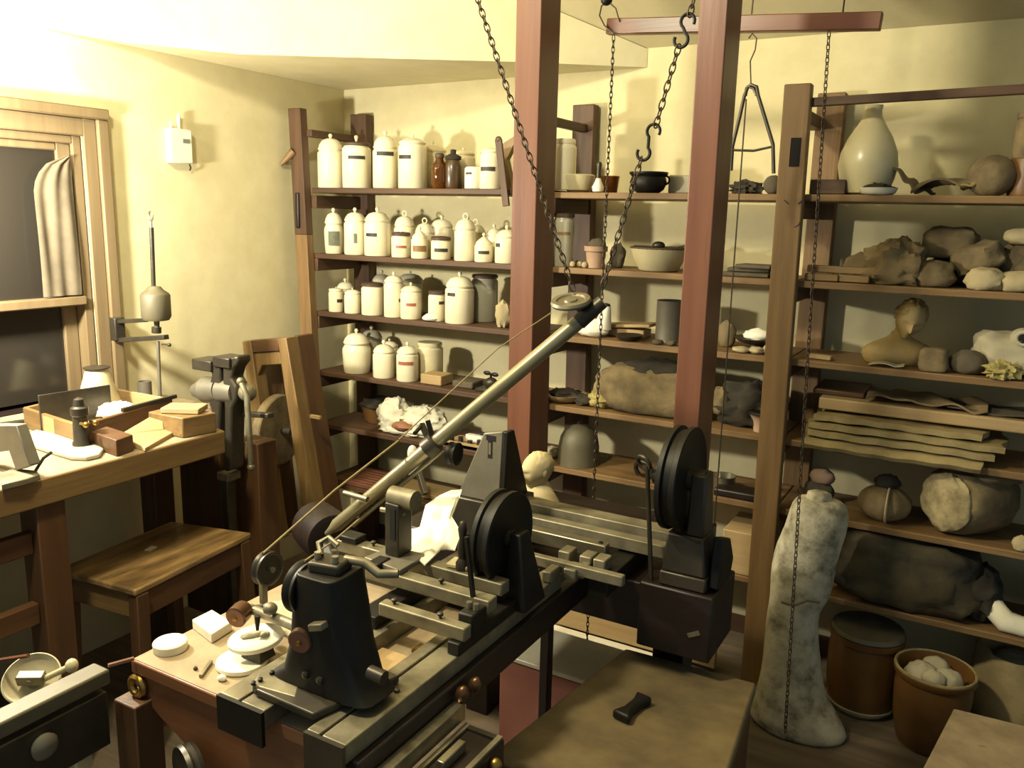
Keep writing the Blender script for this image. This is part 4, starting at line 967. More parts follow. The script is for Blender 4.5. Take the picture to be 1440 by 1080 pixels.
# low oak stool
SZT = .54
P4 = [V((-1.988, 1.382, SZT)), V((-2.046, 1.865, SZT)), V((-2.352, 1.790, SZT)), V((-2.302, 1.351, SZT))]
t = thing('oak_stool', 'low oblong oak stool with a worn shiny top standing before the workbench', 'stool', (-2.17, 1.6, 0))
b = MB().hexa([p-V((0, 0, .022)) for p in P4], P4); b.build('seat', 'stool_wood', t, bevel=.006)
cen = sum(P4, V((0, 0, 0)))/4
ins = [cen+(p-cen)*.90 for p in P4]
for i in range(4):
    b = MB().bar(ins[i]-V((0, 0, .062)), ins[(i+1) % 4]-V((0, 0, .062)), .018, .076); b.build('apron', 'oak_x' if i % 2 else 'oakdark_y', t, bevel=.003)
ins = [cen+(p-cen)*.885 for p in P4]
for p in ins:
    o_ = (p-cen)*.10
    b = MB(); w_ = .02
    q4 = [(-w_, -w_), (w_, -w_), (w_, w_), (-w_, w_)]
    b.hexa([(p.x+o_.x+x, p.y+o_.y+y, 0) for x, y in q4], [(p.x+x, p.y+y, SZT-.0225) for x, y in q4]); b.build('leg', 'oakdark_z', t, bevel=.003)
c = at(212, 772, 'z', SZT+.0005)
b = MB().box((c.x, c.y, SZT+.002), (.02, .035, .003), .3); tag(b.build('paper_chip', 'white_cloth'), 'tiny pale paper chip lying on the stool top', 'paper')
# post vice at the bench end
vx, vy = -2.20, 1.93
def vp(px, py): return at(px, py, 'x', vx)
t = thing('post_vice', 'large old iron post vice bolted to the end of the workbench', 'vice', (vx, vy, 0))
v0 = at(318, 560, 'y', vy); vx = v0.x
def q_(px, py, y=vy): return at(px, py, 'y', y)
jl, jr = q_(284, 505), q_(334, 500)
b = MB()
def vpoly(pts, y0, y1): return [q_(px, py, y0) for px, py in pts], (0, y1-y0, 0)
def jaw(pts, d0): 
    return MB().prism(*vpoly(pts, vy-d0, vy+d0))
b = jaw([(282, 508), (309, 504), (309, 530), (311, 560), (309, 575), (307, 640), (297, 640), (296, 578), (291, 560), (294, 540), (297, 526), (290, 516)], .03)
o_ = b.build('rear_jaw', 'dark_iron', t, bevel=.008)
b = MB().cyl(q_(275, 549), q_(290, 548), .024, .044, 24); b.cyl(q_(290, 548), q_(311, 548), .046, .042, 24); b.build('screw_box', 'grey_iron', t)
b = jaw([(312, 504), (333, 500), (335, 510), (328, 518), (324, 532), (332, 545), (332, 562), (326, 574), (325, 662), (315, 664), (315, 575), (313, 545)], .03)
b.build('front_jaw', 'dark_iron', t, bevel=.008)
b = MB().cyl(q_(313, 549), q_(334, 551), .044, .040, 24); b.build('nut', 'grey_iron', t)
for (x0_, x1_, y0_, y1_) in ((283, 309, 506, 517), (312, 335, 502, 513)):
    c0_, c1_ = q_(x0_, y1_), q_(x1_, y0_); b = MB().bx(c0_.x, c1_.x, vy-.04, vy+.04, c0_.z, c1_.z); b.build('jaw_face', 'dark_iron', t, bevel=.004)
b = MB().cyl(q_(334, 551), q_(342, 552), .022, seg=18); b.ball(q_(348, 552), (.030, .030, .031), n=22); b.build('screw_head', 'dull_steel', t)
b = MB().tube([q_(338, 536, vy-.025), q_(347, 556, vy-.03), q_(350, 600, vy-.03), q_(353, 655, vy-.03)], [.009, .010, .010, .009], 10)
b.ball(q_(353, 657, vy-.03), .013, n=12); b.ball(q_(338, 536, vy-.025), .013, n=12); b.build('handle', 'dull_steel', t)
b = MB().bar(q_(320, 664), (q_(322, 700).x, vy, .02), .035, .04, (0, 1, 0)); b.build('leg', 'dark_iron', t, bevel=.004)
b = MB().box(q_(322, 668), (.055, .06, .03)); b.build('hinge', 'dull_steel', t, bevel=.005)
b = MB().bar(q_(342, 582, vy+.03), q_(381, 584, vy+.03), .03, .016); b.build('bracket', 'dark_iron', t, bevel=.003)
b = MB().bx(v0.x-.055, v0.x+.075, vy+.06, vy+.15, .0, .80); tag(b.build('timber_block', 'oakdark_z', bevel=.004), 'upright dark timber block behind the vice leg at the bench end', 'block')
# things on the bench
def B(px, py, z=BZ): return at(px, py, 'z', z)
tz = .965
C4 = [B(35, 573, tz), B(113, 598, tz), B(240, 561, tz), B(152, 545, tz)]
t = thing('wooden_tray', 'open worn wooden tray on the bench holding white paper', 'tray', ((C4[0]+C4[2])/2).to_tuple()[:2]+(BZ,))
for i, nm in enumerate(('oak_x', 'oakdark_y', 'pale_wood_x', 'oak_y')):
    a_, c_ = C4[i].copy(), C4[(i+1) % 4].copy(); a_.z = c_.z = (tz+BZ)/2+.0005
    b = MB().bar(a_, c_, .014, tz-BZ); b.build('side', nm, t, bevel=.002)
a_, c_ = C4[0]*.62+C4[1]*.38, C4[0]*.42+C4[1]*.58; n_ = V((C4[1].y-C4[0].y, C4[0].x-C4[1].x, 0)).normalized()*.0075
a_ = a_+n_; c_ = c_+n_; a_.z = c_.z = (tz+BZ)/2
b = MB().bar(a_, c_, .001, tz-BZ-.006); o_ = b.build('patch', 'pale_wood_x', t); o_['label'] = 'lighter orange-brown patch on the tray side'
b = MB().hexa([V((p.x, p.y, BZ+.0005)) for p in C4], [V((p.x, p.y, BZ+.008)) for p in C4]); b.build('base', 'pale_wood_y', t)
cm = (C4[0]+C4[1]+C4[2]+C4[3])/4
b = MB().ball((cm.x+.03, cm.y+.045, BZ+.038), (.05, .055, .028), .3, 3, 5, 22, .9); tag(b.build('white_paper', 'paper', ang=70), 'crumpled white paper lying in the wooden tray', 'paper')
b = MB().hexa([V((p.x, p.y, BZ+.009)) for p in [cm+(q-cm)*.82 for q in C4]], [V((p.x, p.y, BZ+.011)) for p in [cm+(q-cm)*.82 for q in C4]]); tag(b.build('paper_sheet', 'dusty_table'), 'flat yellowed sheet lining the wooden tray', 'paper')
a_, c_ = at(54, 556, 'x', -2.49), at(155, 541, 'x', -2.49)
b = MB().prism([a_, c_, V((c_.x, c_.y, BZ+.013)), V((a_.x, a_.y, BZ+.013))], (-.006, 0, 0)); tag(b.build('iron_plate', 'dark_iron', bevel=.002, o=None), 'dark iron plate standing on edge in the back of the wooden tray', 'plate')
a_ = B(172, 577, .972); c_ = B(247, 557, .972); b = MB().bar(a_, c_, .012, .012); tag(b.build('flat_file', 'dark_iron'), 'long dark flat file laid along the tray edge', 'file')
# pale cone (funnel)
p = at(129, 548, 'x', -2.60); p.x = -2.565; zt_ = at(127, 517, 'x', -2.60).z-BZ
t = thing('funnel_cover', 'pale truncated cone cover with dark rim below the window jamb', 'cover', (p.x, p.y, BZ))
b = MB().lathe([(.070, BZ+.0005), (.074, BZ+.03), (.036, BZ+zt_-.006), (.034, BZ+zt_), (.003, BZ+zt_)], (p.x, p.y, 0), seg=32)
for v in b.v: v.z = max(v.z, BZ+.0125)
b.build('cone', 'enamel', t)
b = MB().lathe([(.036, BZ+zt_+.0005), (.042, BZ+zt_+.003), (.042, BZ+zt_+.006), (.003, BZ+zt_+.007)], (p.x, p.y, 0), seg=28); b.build('rim', 'dark_iron', t)
# pillar tool on a rounded base plate
t0 = B(116, 632); 
ol = [B(x, y) for x, y in ((33, 618), (52, 610), (100, 620), (140, 630), (146, 637), (140, 645), (122, 649), (100, 648), (60, 636), (36, 628))]
t = thing('pillar_tool', 'steel pillar tool with brass screws on a rounded plate, front of the bench', 'tool', (t0.x, t0.y, BZ))
b = MB().prism([V((p.x, p.y, BZ+.0005)) for p in ol], (0, 0, .014)); b.build('base_plate', 'grey_glaze', t, bevel=.004)
b = MB().lathe([(.026, BZ+.0145), (.026, BZ+.022), (.022, BZ+.03), (.020, BZ+.10), (.024, BZ+.105), (.024, BZ+.125), (.016, BZ+.13), (.013, BZ+.15), (.004, BZ+.155)], (t0.x, t0.y, 0), seg=24); b.build('pillar', 'dark_iron', t)
c = at(122, 598, 'y', t0.y)
for i in range(2):
    b = MB().cyl((t0.x+.02+.0*i, t0.y-.012+i*.03, BZ+.083), (t0.x+.045, t0.y-.012+i*.03, BZ+.083), .0045, seg=10); b.ball((t0.x+.045, t0.y-.012+i*.03, BZ+.083), .009, n=12); b.build('screw', 'brass', t)
# block, slanted board, stepped block
c1 = [B(x, y, BZ+.05) for x, y in ((128, 607), (163, 619), (187, 611), (150, 599))]
b = MB().hexa([V((p.x, p.y, BZ+.0005)) for p in c1], c1); tag(b.build('wooden_block', 'oakdark_y', bevel=.003), 'dark wooden block just right of the pillar tool', 'block')
c2 = [B(x, y, BZ+z) for x, y, z in ((168, 611, .03), (204, 630, .012), (258, 600, .012), (210, 586, .065))]
b = MB().hexa([V((p.x, p.y, BZ+.0005)) for p in c2], c2); tag(b.build('sloping_board', 'pale_wood_y', bevel=.002), 'pale sloping board like a small desk on the bench', 'board')
c3 = [B(x, y, BZ+.065) for x, y in ((208, 579), (256, 588), (304, 580), (250, 569))]
b = MB().hexa([V((p.x, p.y, BZ+.0005)) for p in c3], c3); 
tag(b.build('stepped_block', 'oak_y', bevel=.004), 'large oak block beside the vice on the bench end', 'block')
cc = (c3[0]+c3[2])/2; b = MB().box((cc.x+.0, cc.y+.01, BZ+.075), (.12, .08, .018), .5); tag(b.build('flat_offcut', 'pale_wood_x', bevel=.003), 'flat wooden offcut on top of the large oak block', 'block')
p = at(203, 536, 'x', -2.63); b = MB().lathe([(.024, BZ+.0005), (.024, p.z), (.020, p.z), (.020, p.z-.04), (.002, p.z-.04)], (-2.63, p.y, 0), seg=20); tag(b.build('metal_cup', 'grey_iron'), 'small grey metal cup at the back of the bench', 'cup')
# bracket tool at the left end
bp = [B(x, y, BZ+.018) for x, y in ((0, 664), (20, 658), (52, 661), (56, 666), (36, 673), (2, 681))]
t = thing('bracket_tool', 'grey iron bracket tool at the left front of the bench', 'tool', (bp[2].x, bp[2].y, BZ))
b = MB().prism([V((p.x, p.y, BZ+.0005)) for p in bp], (0, 0, .017)); b.build('base_plate', 'dull_steel', t, bevel=.003)
f0 = B(30, 664, BZ+.018)
u = [at(x, y, 'y', f0.y) for x, y in ((-30, 598), (22, 598), (42, 655), (22, 662), (12, 634), (-30, 640))]
b = MB().prism(u, (0, .03, 0)); b.build('bracket', 'grey_iron', t, bevel=.003)
a_ = B(50, 662, BZ+.02); b = MB().tube([a_, a_+V((.006, .02, .03)), a_+V((.02, .035, .045))], .004); b.build('lever', 'dark_iron', t)
for i, (px, py, l, rz) in enumerate(((12, 574, .16, 1.2), (36, 568, .12, .8), (14, 588, .13, 1.5), (40, 582, .1, 1.0), (20, 597, .14, 1.3))):
    p = B(px, py, BZ+.012)
    b = MB().box((p.x, p.y, BZ+.0125), (l, .03-.003*i, .022), rz); tag(b.build('wood_scrap', ['oakdark_x', 'pale_wood_x', 'dull_steel', 'pale_wood_x', 'dark_iron'][i], bevel=.002), ['dark wood scrap furthest left under the window', 'pale wood scrap touching the tray, under the window', 'flat steel bar among scraps at the left edge', 'short pale wood scrap between steel bar and tray', 'dark iron strip nearest the bracket tool'][i], 'scrap', 'scraps under the window')
# drill stand with weighted cylinder
y0 = 1.862
d_ = lambda px, py: at(px, py, 'y', y0)
pb = d_(225, 560)
t = thing('weighted_pump', 'tall thin stand with grey cylinder, ring-topped rod and two clamp arms by the window', 'stand', (pb.x, y0, BZ))
b = MB().cyl((pb.x, y0, BZ+.012), d_(222, 480), .006, seg=12); b.build('post', 'grey_iron', t)
b = MB().lathe([(.035, BZ+.0005), (.035, BZ+.008), (.01, BZ+.014)], (pb.x, y0, 0), seg=20); b.build('foot', 'dark_iron', t)
c = d_(219, 430); k = mpp(c)
b = MB().lathe([(3*k, -34*k), (4*k, -22*k), (17*k, -20*k), (20*k, -15*k), (20*k, 15*k), (18*k, 18*k), (12*k, 22*k), (8*k, 27*k), (3*k, 28*k)], (c.x, y0, c.z), (0, 0, 1), 28); b.build('cylinder', 'bell_grey', t)
b = MB().cyl(d_(216, 403), d_(213, 320), .0075, seg=10); b.build('rod', 'dark_iron', t)
cr = d_(212, 304); b = MB().ring(cr, 6.5*k, 1.2*k, (.3, 1, 0), 18, 6); b.cyl(d_(213, 321), d_(212, 311), .004, seg=8); b.build('ring', 'steel', t)
b = MB().bar(d_(168, 452), d_(206, 450), .02, .014); b.build('upper_arm', 'dark_iron', t, bevel=.002)
b = MB().bar(d_(157, 479), d_(234, 474), .022, .016); b.build('lower_arm', 'dark_iron', t, bevel=.002)
c = d_(164, 462); b = MB().box(c, (18*k, .04, 34*k)); b.build('clamp_block', 'dark_iron', t, bevel=.004)
b = MB().cyl(d_(220, 468), d_(220, 460), .016, seg=14); b.build('collar', 'dark_iron', t)
c = d_(238, 485); b = MB().cyl(d_(228, 484), c, .003, seg=8); b.ball(c, .007, n=10); b.build('thumbscrew', 'dark_iron', t)
# humidity logger on the wall
b0, b1 = at(237, 178, 'x', XW+.03), at(272, 232, 'x', XW+.03)
t = thing('wall_sensor', 'small white plastic sensor box with aerials on the left wall', 'sensor', (XW+.02, (b0.y+b1.y)/2, b1.z))
yc, zc = (b0.y+b1.y)/2, (b0.z+b1.z)/2
b = MB().bx(XW+.001, XW+.034, yc-.048, yc+.048, zc-.062, zc+.062); b.build('case', 'box_plastic', t, bevel=.004)
b = MB().bx(XW+.0345, XW+.036, yc+.005, yc+.035, zc+.012, zc+.026); b.build('screen', 'screen_grey', t)
b = MB().cyl((XW+.016, yc+.006, zc+.062), (XW+.016, yc+.006, zc+.115), .006, seg=12); b.build('aerial', 'box_plastic', t)
b = MB().cyl((XW+.016, yc-.03, zc+.062), (XW+.016, yc-.03, zc+.085), .005, seg=12); b.build('stub', 'box_plastic', t)
b = MB().tube([(XW+.02, yc+.04, zc-.06), (XW+.016, yc+.05, zc-.075), (XW+.012, yc+.048, zc-.085)], .003, 6); b.build('cable', 'dark_iron', t)
# grindstone frame leaning at the rack
gx = -2.40
g_ = lambda px, py, x=gx: at(px, py, 'y', GYF)
GYF = 2.33
t = thing('grindstone_frame', 'tall narrow oak frame with a big grey grindstone, leaning against the rack', 'grindstone', (-2.45, GYF+.1, 0))
A = [g_(342, 484), g_(396, 478), g_(444, 745), g_(402, 745)]
def gb(p, q, w, m, nm):
    b = MB().bar(g_(*p), g_(*q), w, .30 if nm == 'upright' else .05, (0, 1, 0)); return b.build(nm, m, t, bevel=.003)
k = mpp(g_(370, 600))
def quad(pts, y0, dy, nm, m):
    b = MB().prism([at(x, y, 'y', y0) for x, y in pts], (0, dy, 0)); return b.build(nm, m, t, bevel=.003)
quad([(340, 480), (352, 479), (392, 760), (376, 760)], GYF, .06, 'upright', 'oak_z')
quad([(390, 476), (402, 475), (448, 745), (430, 748)], GYF, .06, 'upright', 'oak_z')
quad([(352, 479), (390, 476), (392, 494), (354, 496)], GYF+.004, .05, 'crosspiece', 'oakdark_x')
quad([(354, 496), (392, 494), (396, 512), (368, 514), (358, 540), (364, 570), (360, 570)], GYF+.012, .03, 'front_board', 'oak_z')
o1, o2 = at(402, 475, 'y', GYF), at(448, 745, 'y', GYF)
b = MB().prism([o1+V((0, .061, 0)), o2+V((0, .061, 0)), o2+V((0, .15, 0)), o1+V((0, .15, 0))], (-.02, 0, 0)); b.build('side_board', 'oakdark_z', t, bevel=.003)  # darker wood than the uprights paints shade on the frame's side face
quad([(352, 500), (392, 496), (420, 745), (392, 755)], GYF+.115, .012, 'back_panel', 'oakdark_z')
c = at(392, 604, 'y', GYF+.07)
b = MB().lathe([(.14, -.02), (.145, -.016), (.145, .016), (.14, .02)], c, (1, .12, 0), 40); b.build('stone', 'stone_brown', t)
b = MB().cyl(c-V((.06, 0, 0)), c+V((.07, 0, 0)), .014); b.build('axle', 'dark_iron', t)
c = at(437, 585, 'y', GYF); b = MB().bar(c, c+V((.05, .0, 0)), .012, .012); b.build('peg', 'pale_wood_x', t)
# wooden drum and cord behind the machine
c = at(455, 748, 'y', 1.80)
t = thing('wooden_drum', 'dark brown wooden drum wheel behind the machine left of the puppet', 'wheel', (c.x, c.y, 0))
b = MB().lathe([(.06, -.075), (.075, -.07), (.078, 0), (.075, .07), (.06, .075)], c, (.9, -.45, 0), 40); b.build('drum', 'bedwood_z', t)
b = MB().bx(c.x-.03, c.x+.03, c.y-.03, c.y+.03, 0, c.z-.05); b.build('stand', 'bedwood_z', t, bevel=.003)
# ------------------------------------------------------------------ the copying machine: bench, bed, heads
TZ = .75
t = thing('machine_bench', 'long low bench of red-brown and black wood carrying the iron copying machine', 'bench', (-1.0, 1.4, 0))
MBENCH = t
b = MB().bx(-1.345, -.802, .915, 1.42, TZ-.028, TZ-.001); b.build('tabletop', 'apron_wood', t, bevel=.003)
b = MB().bx(-1.341, -.802, .919, 1.42, TZ-.0012, TZ); o_ = b.build('top_surface', 'dusty_table', t); o_['label'] = 'dusty pale top surface'
ap = [at(x, y, 'y', .922) for x, y in ((187, 936), (192, 960), (201, 980), (222, 1006), (248, 1034), (275, 1064), (310, 1110), (360, 1180), (520, 1180), (492, 1066))]
for p in ap[:1]+ap[-1:]: p.z = TZ-.0285
ap[-1].x = -.803; ap[-2].x = -.803
b = MB().prism(ap, (0, .03, 0)); b.build('front_apron', 'apron_wood', t, bevel=.003)
b = MB().bx(-1.343, -1.315, .953, 1.40, TZ-.16, TZ-.0285); b.build('end_apron', 'apron_wood', t, bevel=.003)
b = MB().bx(-.801, -.772, .90, 1.76, .685, TZ+.0); b.build('side_beam', 'bedwood_y', t, bevel=.004)
b = MB().bx(-1.06, -.97, 1.425, 1.76, .685, TZ); b.build('side_beam', 'bedwood_y', t, bevel=.004)
b = MB().bx(-1.36, -.601, 1.765, 2.26, .63, TZ); b.build('rear_bed', 'bedwood_x', t, bevel=.004)
b = MB().bx(-.639, -.462, 1.752, 1.94, at(950, 922, 'y', 1.752).z, TZ+.01); b.build('end_block', 'bedwood_x', t, bevel=.005)
b = MB().box((-.50, 1.750, .665), (.03, .003, .010), 0, 0, -.5); b.build('catch_plate', 'dull_steel', t)
c = at(185, 990, 'y', .92)
for nm, (x0, x1, y0, y1, z1, m) in dict(a=(-1.362, -1.30, .885, .945, at(185, 985, 'y', .9).z, 'oakdark_z'), b=(-.86, -.806, .96, 1.02, .72, 'bedwood_z'), c=(-.63, -.55, 1.85, 1.93, .56, 'bedwood_z'), d=(-1.34, -1.26, 2.1, 2.2, .629, 'bedwood_z'), e=(-.905, -.88, 1.77, 1.80, .629, 'bedwood_z')).items():
    b = MB().bx(x0, x1, y0, y1, 0, z1); b.build('leg', m, t, bevel=.003)
c = at(180, 972, 'y', .90)
lg = MB().ring((-1.33, .915, at(185, 985, 'y', .9).z+.022), .017, .008, (0, 1, 0), 16, 8); lg.build('brass_lug', 'brass', t)
# iron rails on the bench, running away from the viewer
b = MB(); x0, x1 = -1.066, -.962
RZ = .785
b.bx(x0, -1.022, .888, 1.64, TZ+.0005, RZ); b.bx(-1.016, x1, .888, 1.64, TZ+.0005, RZ); b.bx(-1.022, -1.016, .89, 1.64, TZ+.0005, RZ-.012); b.build('iron_rail', 'dull_steel', t, bevel=.002)
b = MB().bx(x0-.001, x1+.001, .880, .8875, TZ-.03, RZ-.001); b.build('rail_end', 'black_iron', t)
b = MB(); b.bx(-.868, -.842, .888, 1.64, TZ+.0005, RZ); b.bx(-.836, -.787, .888, 1.64, TZ+.0005, RZ); b.bx(-.842, -.836, .89, 1.64, TZ+.0005, RZ-.012); b.build('iron_rail', 'dull_steel', t, bevel=.002)
b = MB().bx(-.868, -.787, .880, .8875, TZ-.03, RZ-.001); b.build('rail_end', 'dark_iron', t)
for x, y in ((-.812, 1.05), (-.99, 1.26), (-.812, 1.30)):
    b = MB().lathe([(.006, RZ+.0005), (.005, RZ+.004), (.001, RZ+.005)], (x, y, 0), seg=10); b.build('bolt', 'dark_iron', t)
b = MB().bx(-.771, -.748, .84, 1.172, .6855, .719); b.build('slide_bar', 'steel', t, bevel=.002)
for p in (at(650, 982, 'z', .725), at(676, 972, 'z', .725)):
    b = MB().lathe([(.008, -.015), (.012, -.005), (.012, .006), (.006, .014), (.001, .016)], (min(p.x, -.752), p.y, .735), (.3, 0, 1), 16); b.build('bronze_knob', 'bronze', t)
b = MB().bx(-.745, -.66, .86, 1.165, .45, .68); b.build('side_box', 'bedwood_y', t, bevel=.003)
for y in (.90, 1.10):
    b = MB().bx(-.725, -.685, y, y+.04, 0, .4495); b.build('leg', 'bedwood_z', t)
for x in (-.737, -.668): 
    b = MB().bx(x-.005, x+.005, .862, 1.163, .6805, .686); b.build('trim_strip', 'dull_steel', t)
b = MB().bx(-.737, -.668, 1.151, 1.162, .6805, .685); b.build('trim_strip', 'dark_iron', t)
b = MB().bx(-.715, -.70, 1.03, 1.10, .6805, .70); b.build('box_latch', 'steel', t, bevel=.002)
b = MB().bx(-.718, -.685, .95, 1.0, .6805, .705); b.build('white_block', 'enamel', t, bevel=.003)
c = at(726, 1055, 'z', .66); b = MB().ball((-.652, 1.12, .66), .012, n=12); b.build('knob', 'brass', t)
# greenish treadle wheel under the apron
c = at(266, 1072, 'y', .885)
b = MB().lathe([(.010, -.012), (.045, -.012), (.05, -.014), (.052, -.006), (.047, 0), (.052, .006), (.05, .014), (.045, .012), (.010, .012)], (c.x, .885, c.z-.02), (.35, 1, 0), 30)
tag(b.build('treadle_wheel', 'dark_iron'), 'greenish grey grooved wheel below the red-brown bench apron', 'wheel')

# two tall square timbers standing on the bed
for (x0, x1, y0, y1, lb) in ((-1.219, -1.140, 2.12, 2.235, 'left one of two tall reddish square timbers rising from the machine to the ceiling'), (-.673, -.605, 2.03, 2.15, 'right one of two tall reddish square timbers, the one behind the rear wheel')):
    b = MB().bx(x0, x1, y0, y1, TZ+(.0105 if x0 > -1 else .0005), ceil_z(y1)-.003)
    tag(b.build('timber_post', 'redwood_z', bevel=.003), lb, 'post', 'tall timber posts')

# black pedestal head with pulleys and cutters
Pz = RZ+.001
base = [at(x, y, 'z', Pz+.014) for x, y in ((357, 968), (440, 1004), (458, 996), (562, 950), (480, 912))]
t = thing('pedestal_head', 'tall black cast pedestal with pulleys and bronze cutter drums at the bench front', 'machine head', (-.89, .99, Pz))
b = MB().prism([V((p.x, p.y, Pz)) for p in base], (0, 0, .014)); b.build('base_plate', 'dark_iron', t, bevel=.003)
yc = 1.0
lft = [at(x, y, 'y', yc) for x, y in ((402, 976), (419, 945), (429, 900), (433, 850), (438, 800))]
rgt = [at(x, y, 'y', yc) for x, y in ((541, 968), (523, 940), (508, 895), (500, 848), (492, 800))]
b = MB(); zs = [(l.z+r_.z)/2 for l, r_ in zip(lft, rgt)]; zs[0] = Pz+.0145
prev = None; vs = []; fs = []; n = 24
for i in range(5):
    cx = (lft[i].x+rgt[i].x)/2; w_ = (rgt[i].x-lft[i].x)/2
    for k_ in range(n):
        a = 2*pi*k_/n; ca, sa = cos(a), sin(a)
        vs.append((cx+w_*math.copysign(abs(ca)**.4, ca), yc+min(w_*1.1, .05)*math.copysign(abs(sa)**.4, sa), zs[i]))
    if i:
        for k_ in range(n): k2 = (k_+1) % n; o = (i-1)*n; fs.append((o+k_, o+k2, o+n+k2, o+n+k_))
fs.append(tuple(range(n-1, -1, -1))); fs.append(tuple(4*n+k_ for k_ in range(n)))
b.add(vs, fs); b.build('column', 'black_iron', t, bevel=.002)
PEDX = topcx = (lft[4].x+rgt[4].x)/2
topc = V(((lft[4].x+rgt[4].x)/2, yc, zs[4]))
b = MB().box((topc.x, topc.y, topc.z+.008), (.06, .05, .02), .2); b.build('cap', 'dark_iron', t, bevel=.005)
for dx, dy in ((-.018, -.01), (.0, .012), (.018, -.008)):
    b = MB().cyl((topc.x+dx, topc.y+dy, topc.z+.0185), (topc.x+dx, topc.y+dy, topc.z+.03), .006, seg=10); b.build('set_screw', 'steel', t)
b = MB().tube([topc+V((.015, .02, .014)), topc+V((.05, .03, .012)), topc+V((.075, .035, -.004)), topc+V((.105, .05, -.002))], .008, 10); b.build('lever', 'dull_steel', t)
def pulley(c, R, w, ax, name, m, par):
    b = MB().lathe([(R*.25, -w), (R*.9, -w), (R, -w*.9), (R, -w*.5), (R*.9, 0), (R, w*.5), (R, w*.9), (R*.9, w), (R*.82, w*.7), (R*.25, w*.6)], c, ax, 36); return b.build(name, m, par)
pc = at(432, 826, 'y', yc-.012); pc.x -= .004
pulley(pc, .046, .012, (1, 0, 0), 'pulley', 'black_iron', t)
b = MB().cyl(pc, (topc.x, pc.y, pc.z), .009); b.build('axle', 'dark_iron', t)
p2 = at(376, 799, 'y', 1.10)
pulley(p2, .034, .010, (1, 0, 0), 'pulley', 'dark_iron', t)
p2b = at(371, 848, 'y', 1.10)
b = MB().bar((p2b.x, 1.10, p2.z-.032), p2b, .011, .014, (0, 1, 0)); b.build('fork', 'dull_steel', t, bevel=.002)
b = MB().cyl(p2+V((-.016, 0, 0)), p2+V((.016, 0, 0)), .006); b.build('axle', 'steel', t)
a0 = at(352, 856, 'y', 1.10); a1 = at(446, 893, 'y', 1.0)
b = MB().tube([a0, (a0+a1)/2+V((0, 0, .001)), a1], .010, 10); b.build('cutter_arm', 'dull_steel', t)
d1 = at(336, 864, 'y', 1.06); d2 = at(426, 897, 'y', .955)
for d in (d1, d2):
    ax = V((.30, -1, -.12))
    b = MB().lathe([(.012, -.022), (.019, -.02), (.021, -.012), (.0215, .012), (.019, .014)], d, ax, 26); dm = b.build('drum', 'bronze', t); dm['label'] = 'bronze drum'
    b = MB().lathe([(.0188, .0145), (.013, .0146), (.0125, .0125), (.003, .013)], d, ax, 26); b.build('face', 'terracotta', dm)
    b = MB().lathe([(.005, .0135), (.0045, .018), (.001, .019)], d, ax, 10); b.build('pin', 'brass', dm)
    b = MB().cyl(d-ax*.018, V((d.x+.02, d.y+.045, d.z+.002)), .006); b.build('spindle', 'dark_iron', t)
c0 = at(362, 866, 'y', 1.03); c1 = at(362, 886, 'y', 1.03)
b = MB().cyl(c0, c1, .006, .003, 10); b.build('cutter', 'black_iron', t)
b = MB().ball(at(380, 856, 'y', 1.05), (.014, .014, .012), n=14); b.build('joint', 'dull_steel', t)
for dx, dz in ((-.012, .10), (.014, .10), (-.014, .045), (.018, .045)):
    b = MB().lathe([(.007, -.004), (.0065, .003), (.003, .005), (.0005, .0052)], (topc.x+dx, yc-.047+(.006 if dz > .06 else -.004), Pz+dz), (0, -1, 0), 8); b.build('bolt', 'dark_iron', t)
for dx in (-.06, .055):
    b = MB().cyl((topc.x+dx, yc-.02, Pz+.0145), (topc.x+dx, yc-.02, Pz+.028), .008, seg=8); b.cyl((topc.x+dx, yc-.02, Pz+.028), (topc.x+dx, yc-.02, Pz+.034), .005, seg=8); b.build('foot_bolt', 'dull_steel', t)
c_ = at(448, 880, 'y', yc-.055); b = MB().box(c_, (.03, .02, .012), 0, 0, -.3); b.build('bracket', 'dull_steel', t, bevel=.002)
c_ = at(520, 945, 'y', yc-.02); b = MB().cyl(c_, c_+V((.03, 0, -.002)), .012, seg=14); b.build('side_lug', 'dark_iron', t)
b = MB().tube([topc+V((-.02, 0, .02)), topc+V((-.035, .01, .035)), topc+V((-.02, .02, .045)), topc+V((.0, .02, .035))], .005, 8); b.build('wing', 'steel', t)
# sloping plate, medallions, blocks on the bench top
pl = [at(x, y, 'z', RZ+.016) for x, y in ((363, 946), (412, 921), (430, 928), (416, 980), (354, 963))]
b = MB().prism([V((p.x, p.y, RZ+.0005)) for p in pl], (0, 0, .0155)); tag(b.build('grey_plate', 'dull_steel', bevel=.003), 'thick grey metal plate with worn top beside the black pedestal', 'plate')
for q in ((382, 947), (366, 957), (356, 962)):
    pp = at(*q, 'z', RZ+.017); b = MB().lathe([(.004, RZ+.0165), (.005, RZ+.021), (.001, RZ+.023)], (pp.x, pp.y, 0), seg=10); tag(b.build('iron_stud', 'black_iron'), 'small black stud standing on the thick grey plate', 'stud', 'black studs on the grey plate')
c = at(340, 926, 'z', TZ+.012)
b = MB().lathe([(.003, TZ+.0005), (.046, TZ+.0005), (.048, TZ+.004), (.047, TZ+.010), (.003, TZ+.011)], (c.x, c.y, 0), seg=40); tag(b.build('plaster_disc', 'plaster_white'), 'round white plaster disc lying under the carved medallion', 'disc')
c = at(360, 898, 'z', TZ+.047); 
t = thing('carved_medallion', 'white oval plaster medallion held tilted under the cutter', 'medallion', (c.x, c.y, TZ+.012))
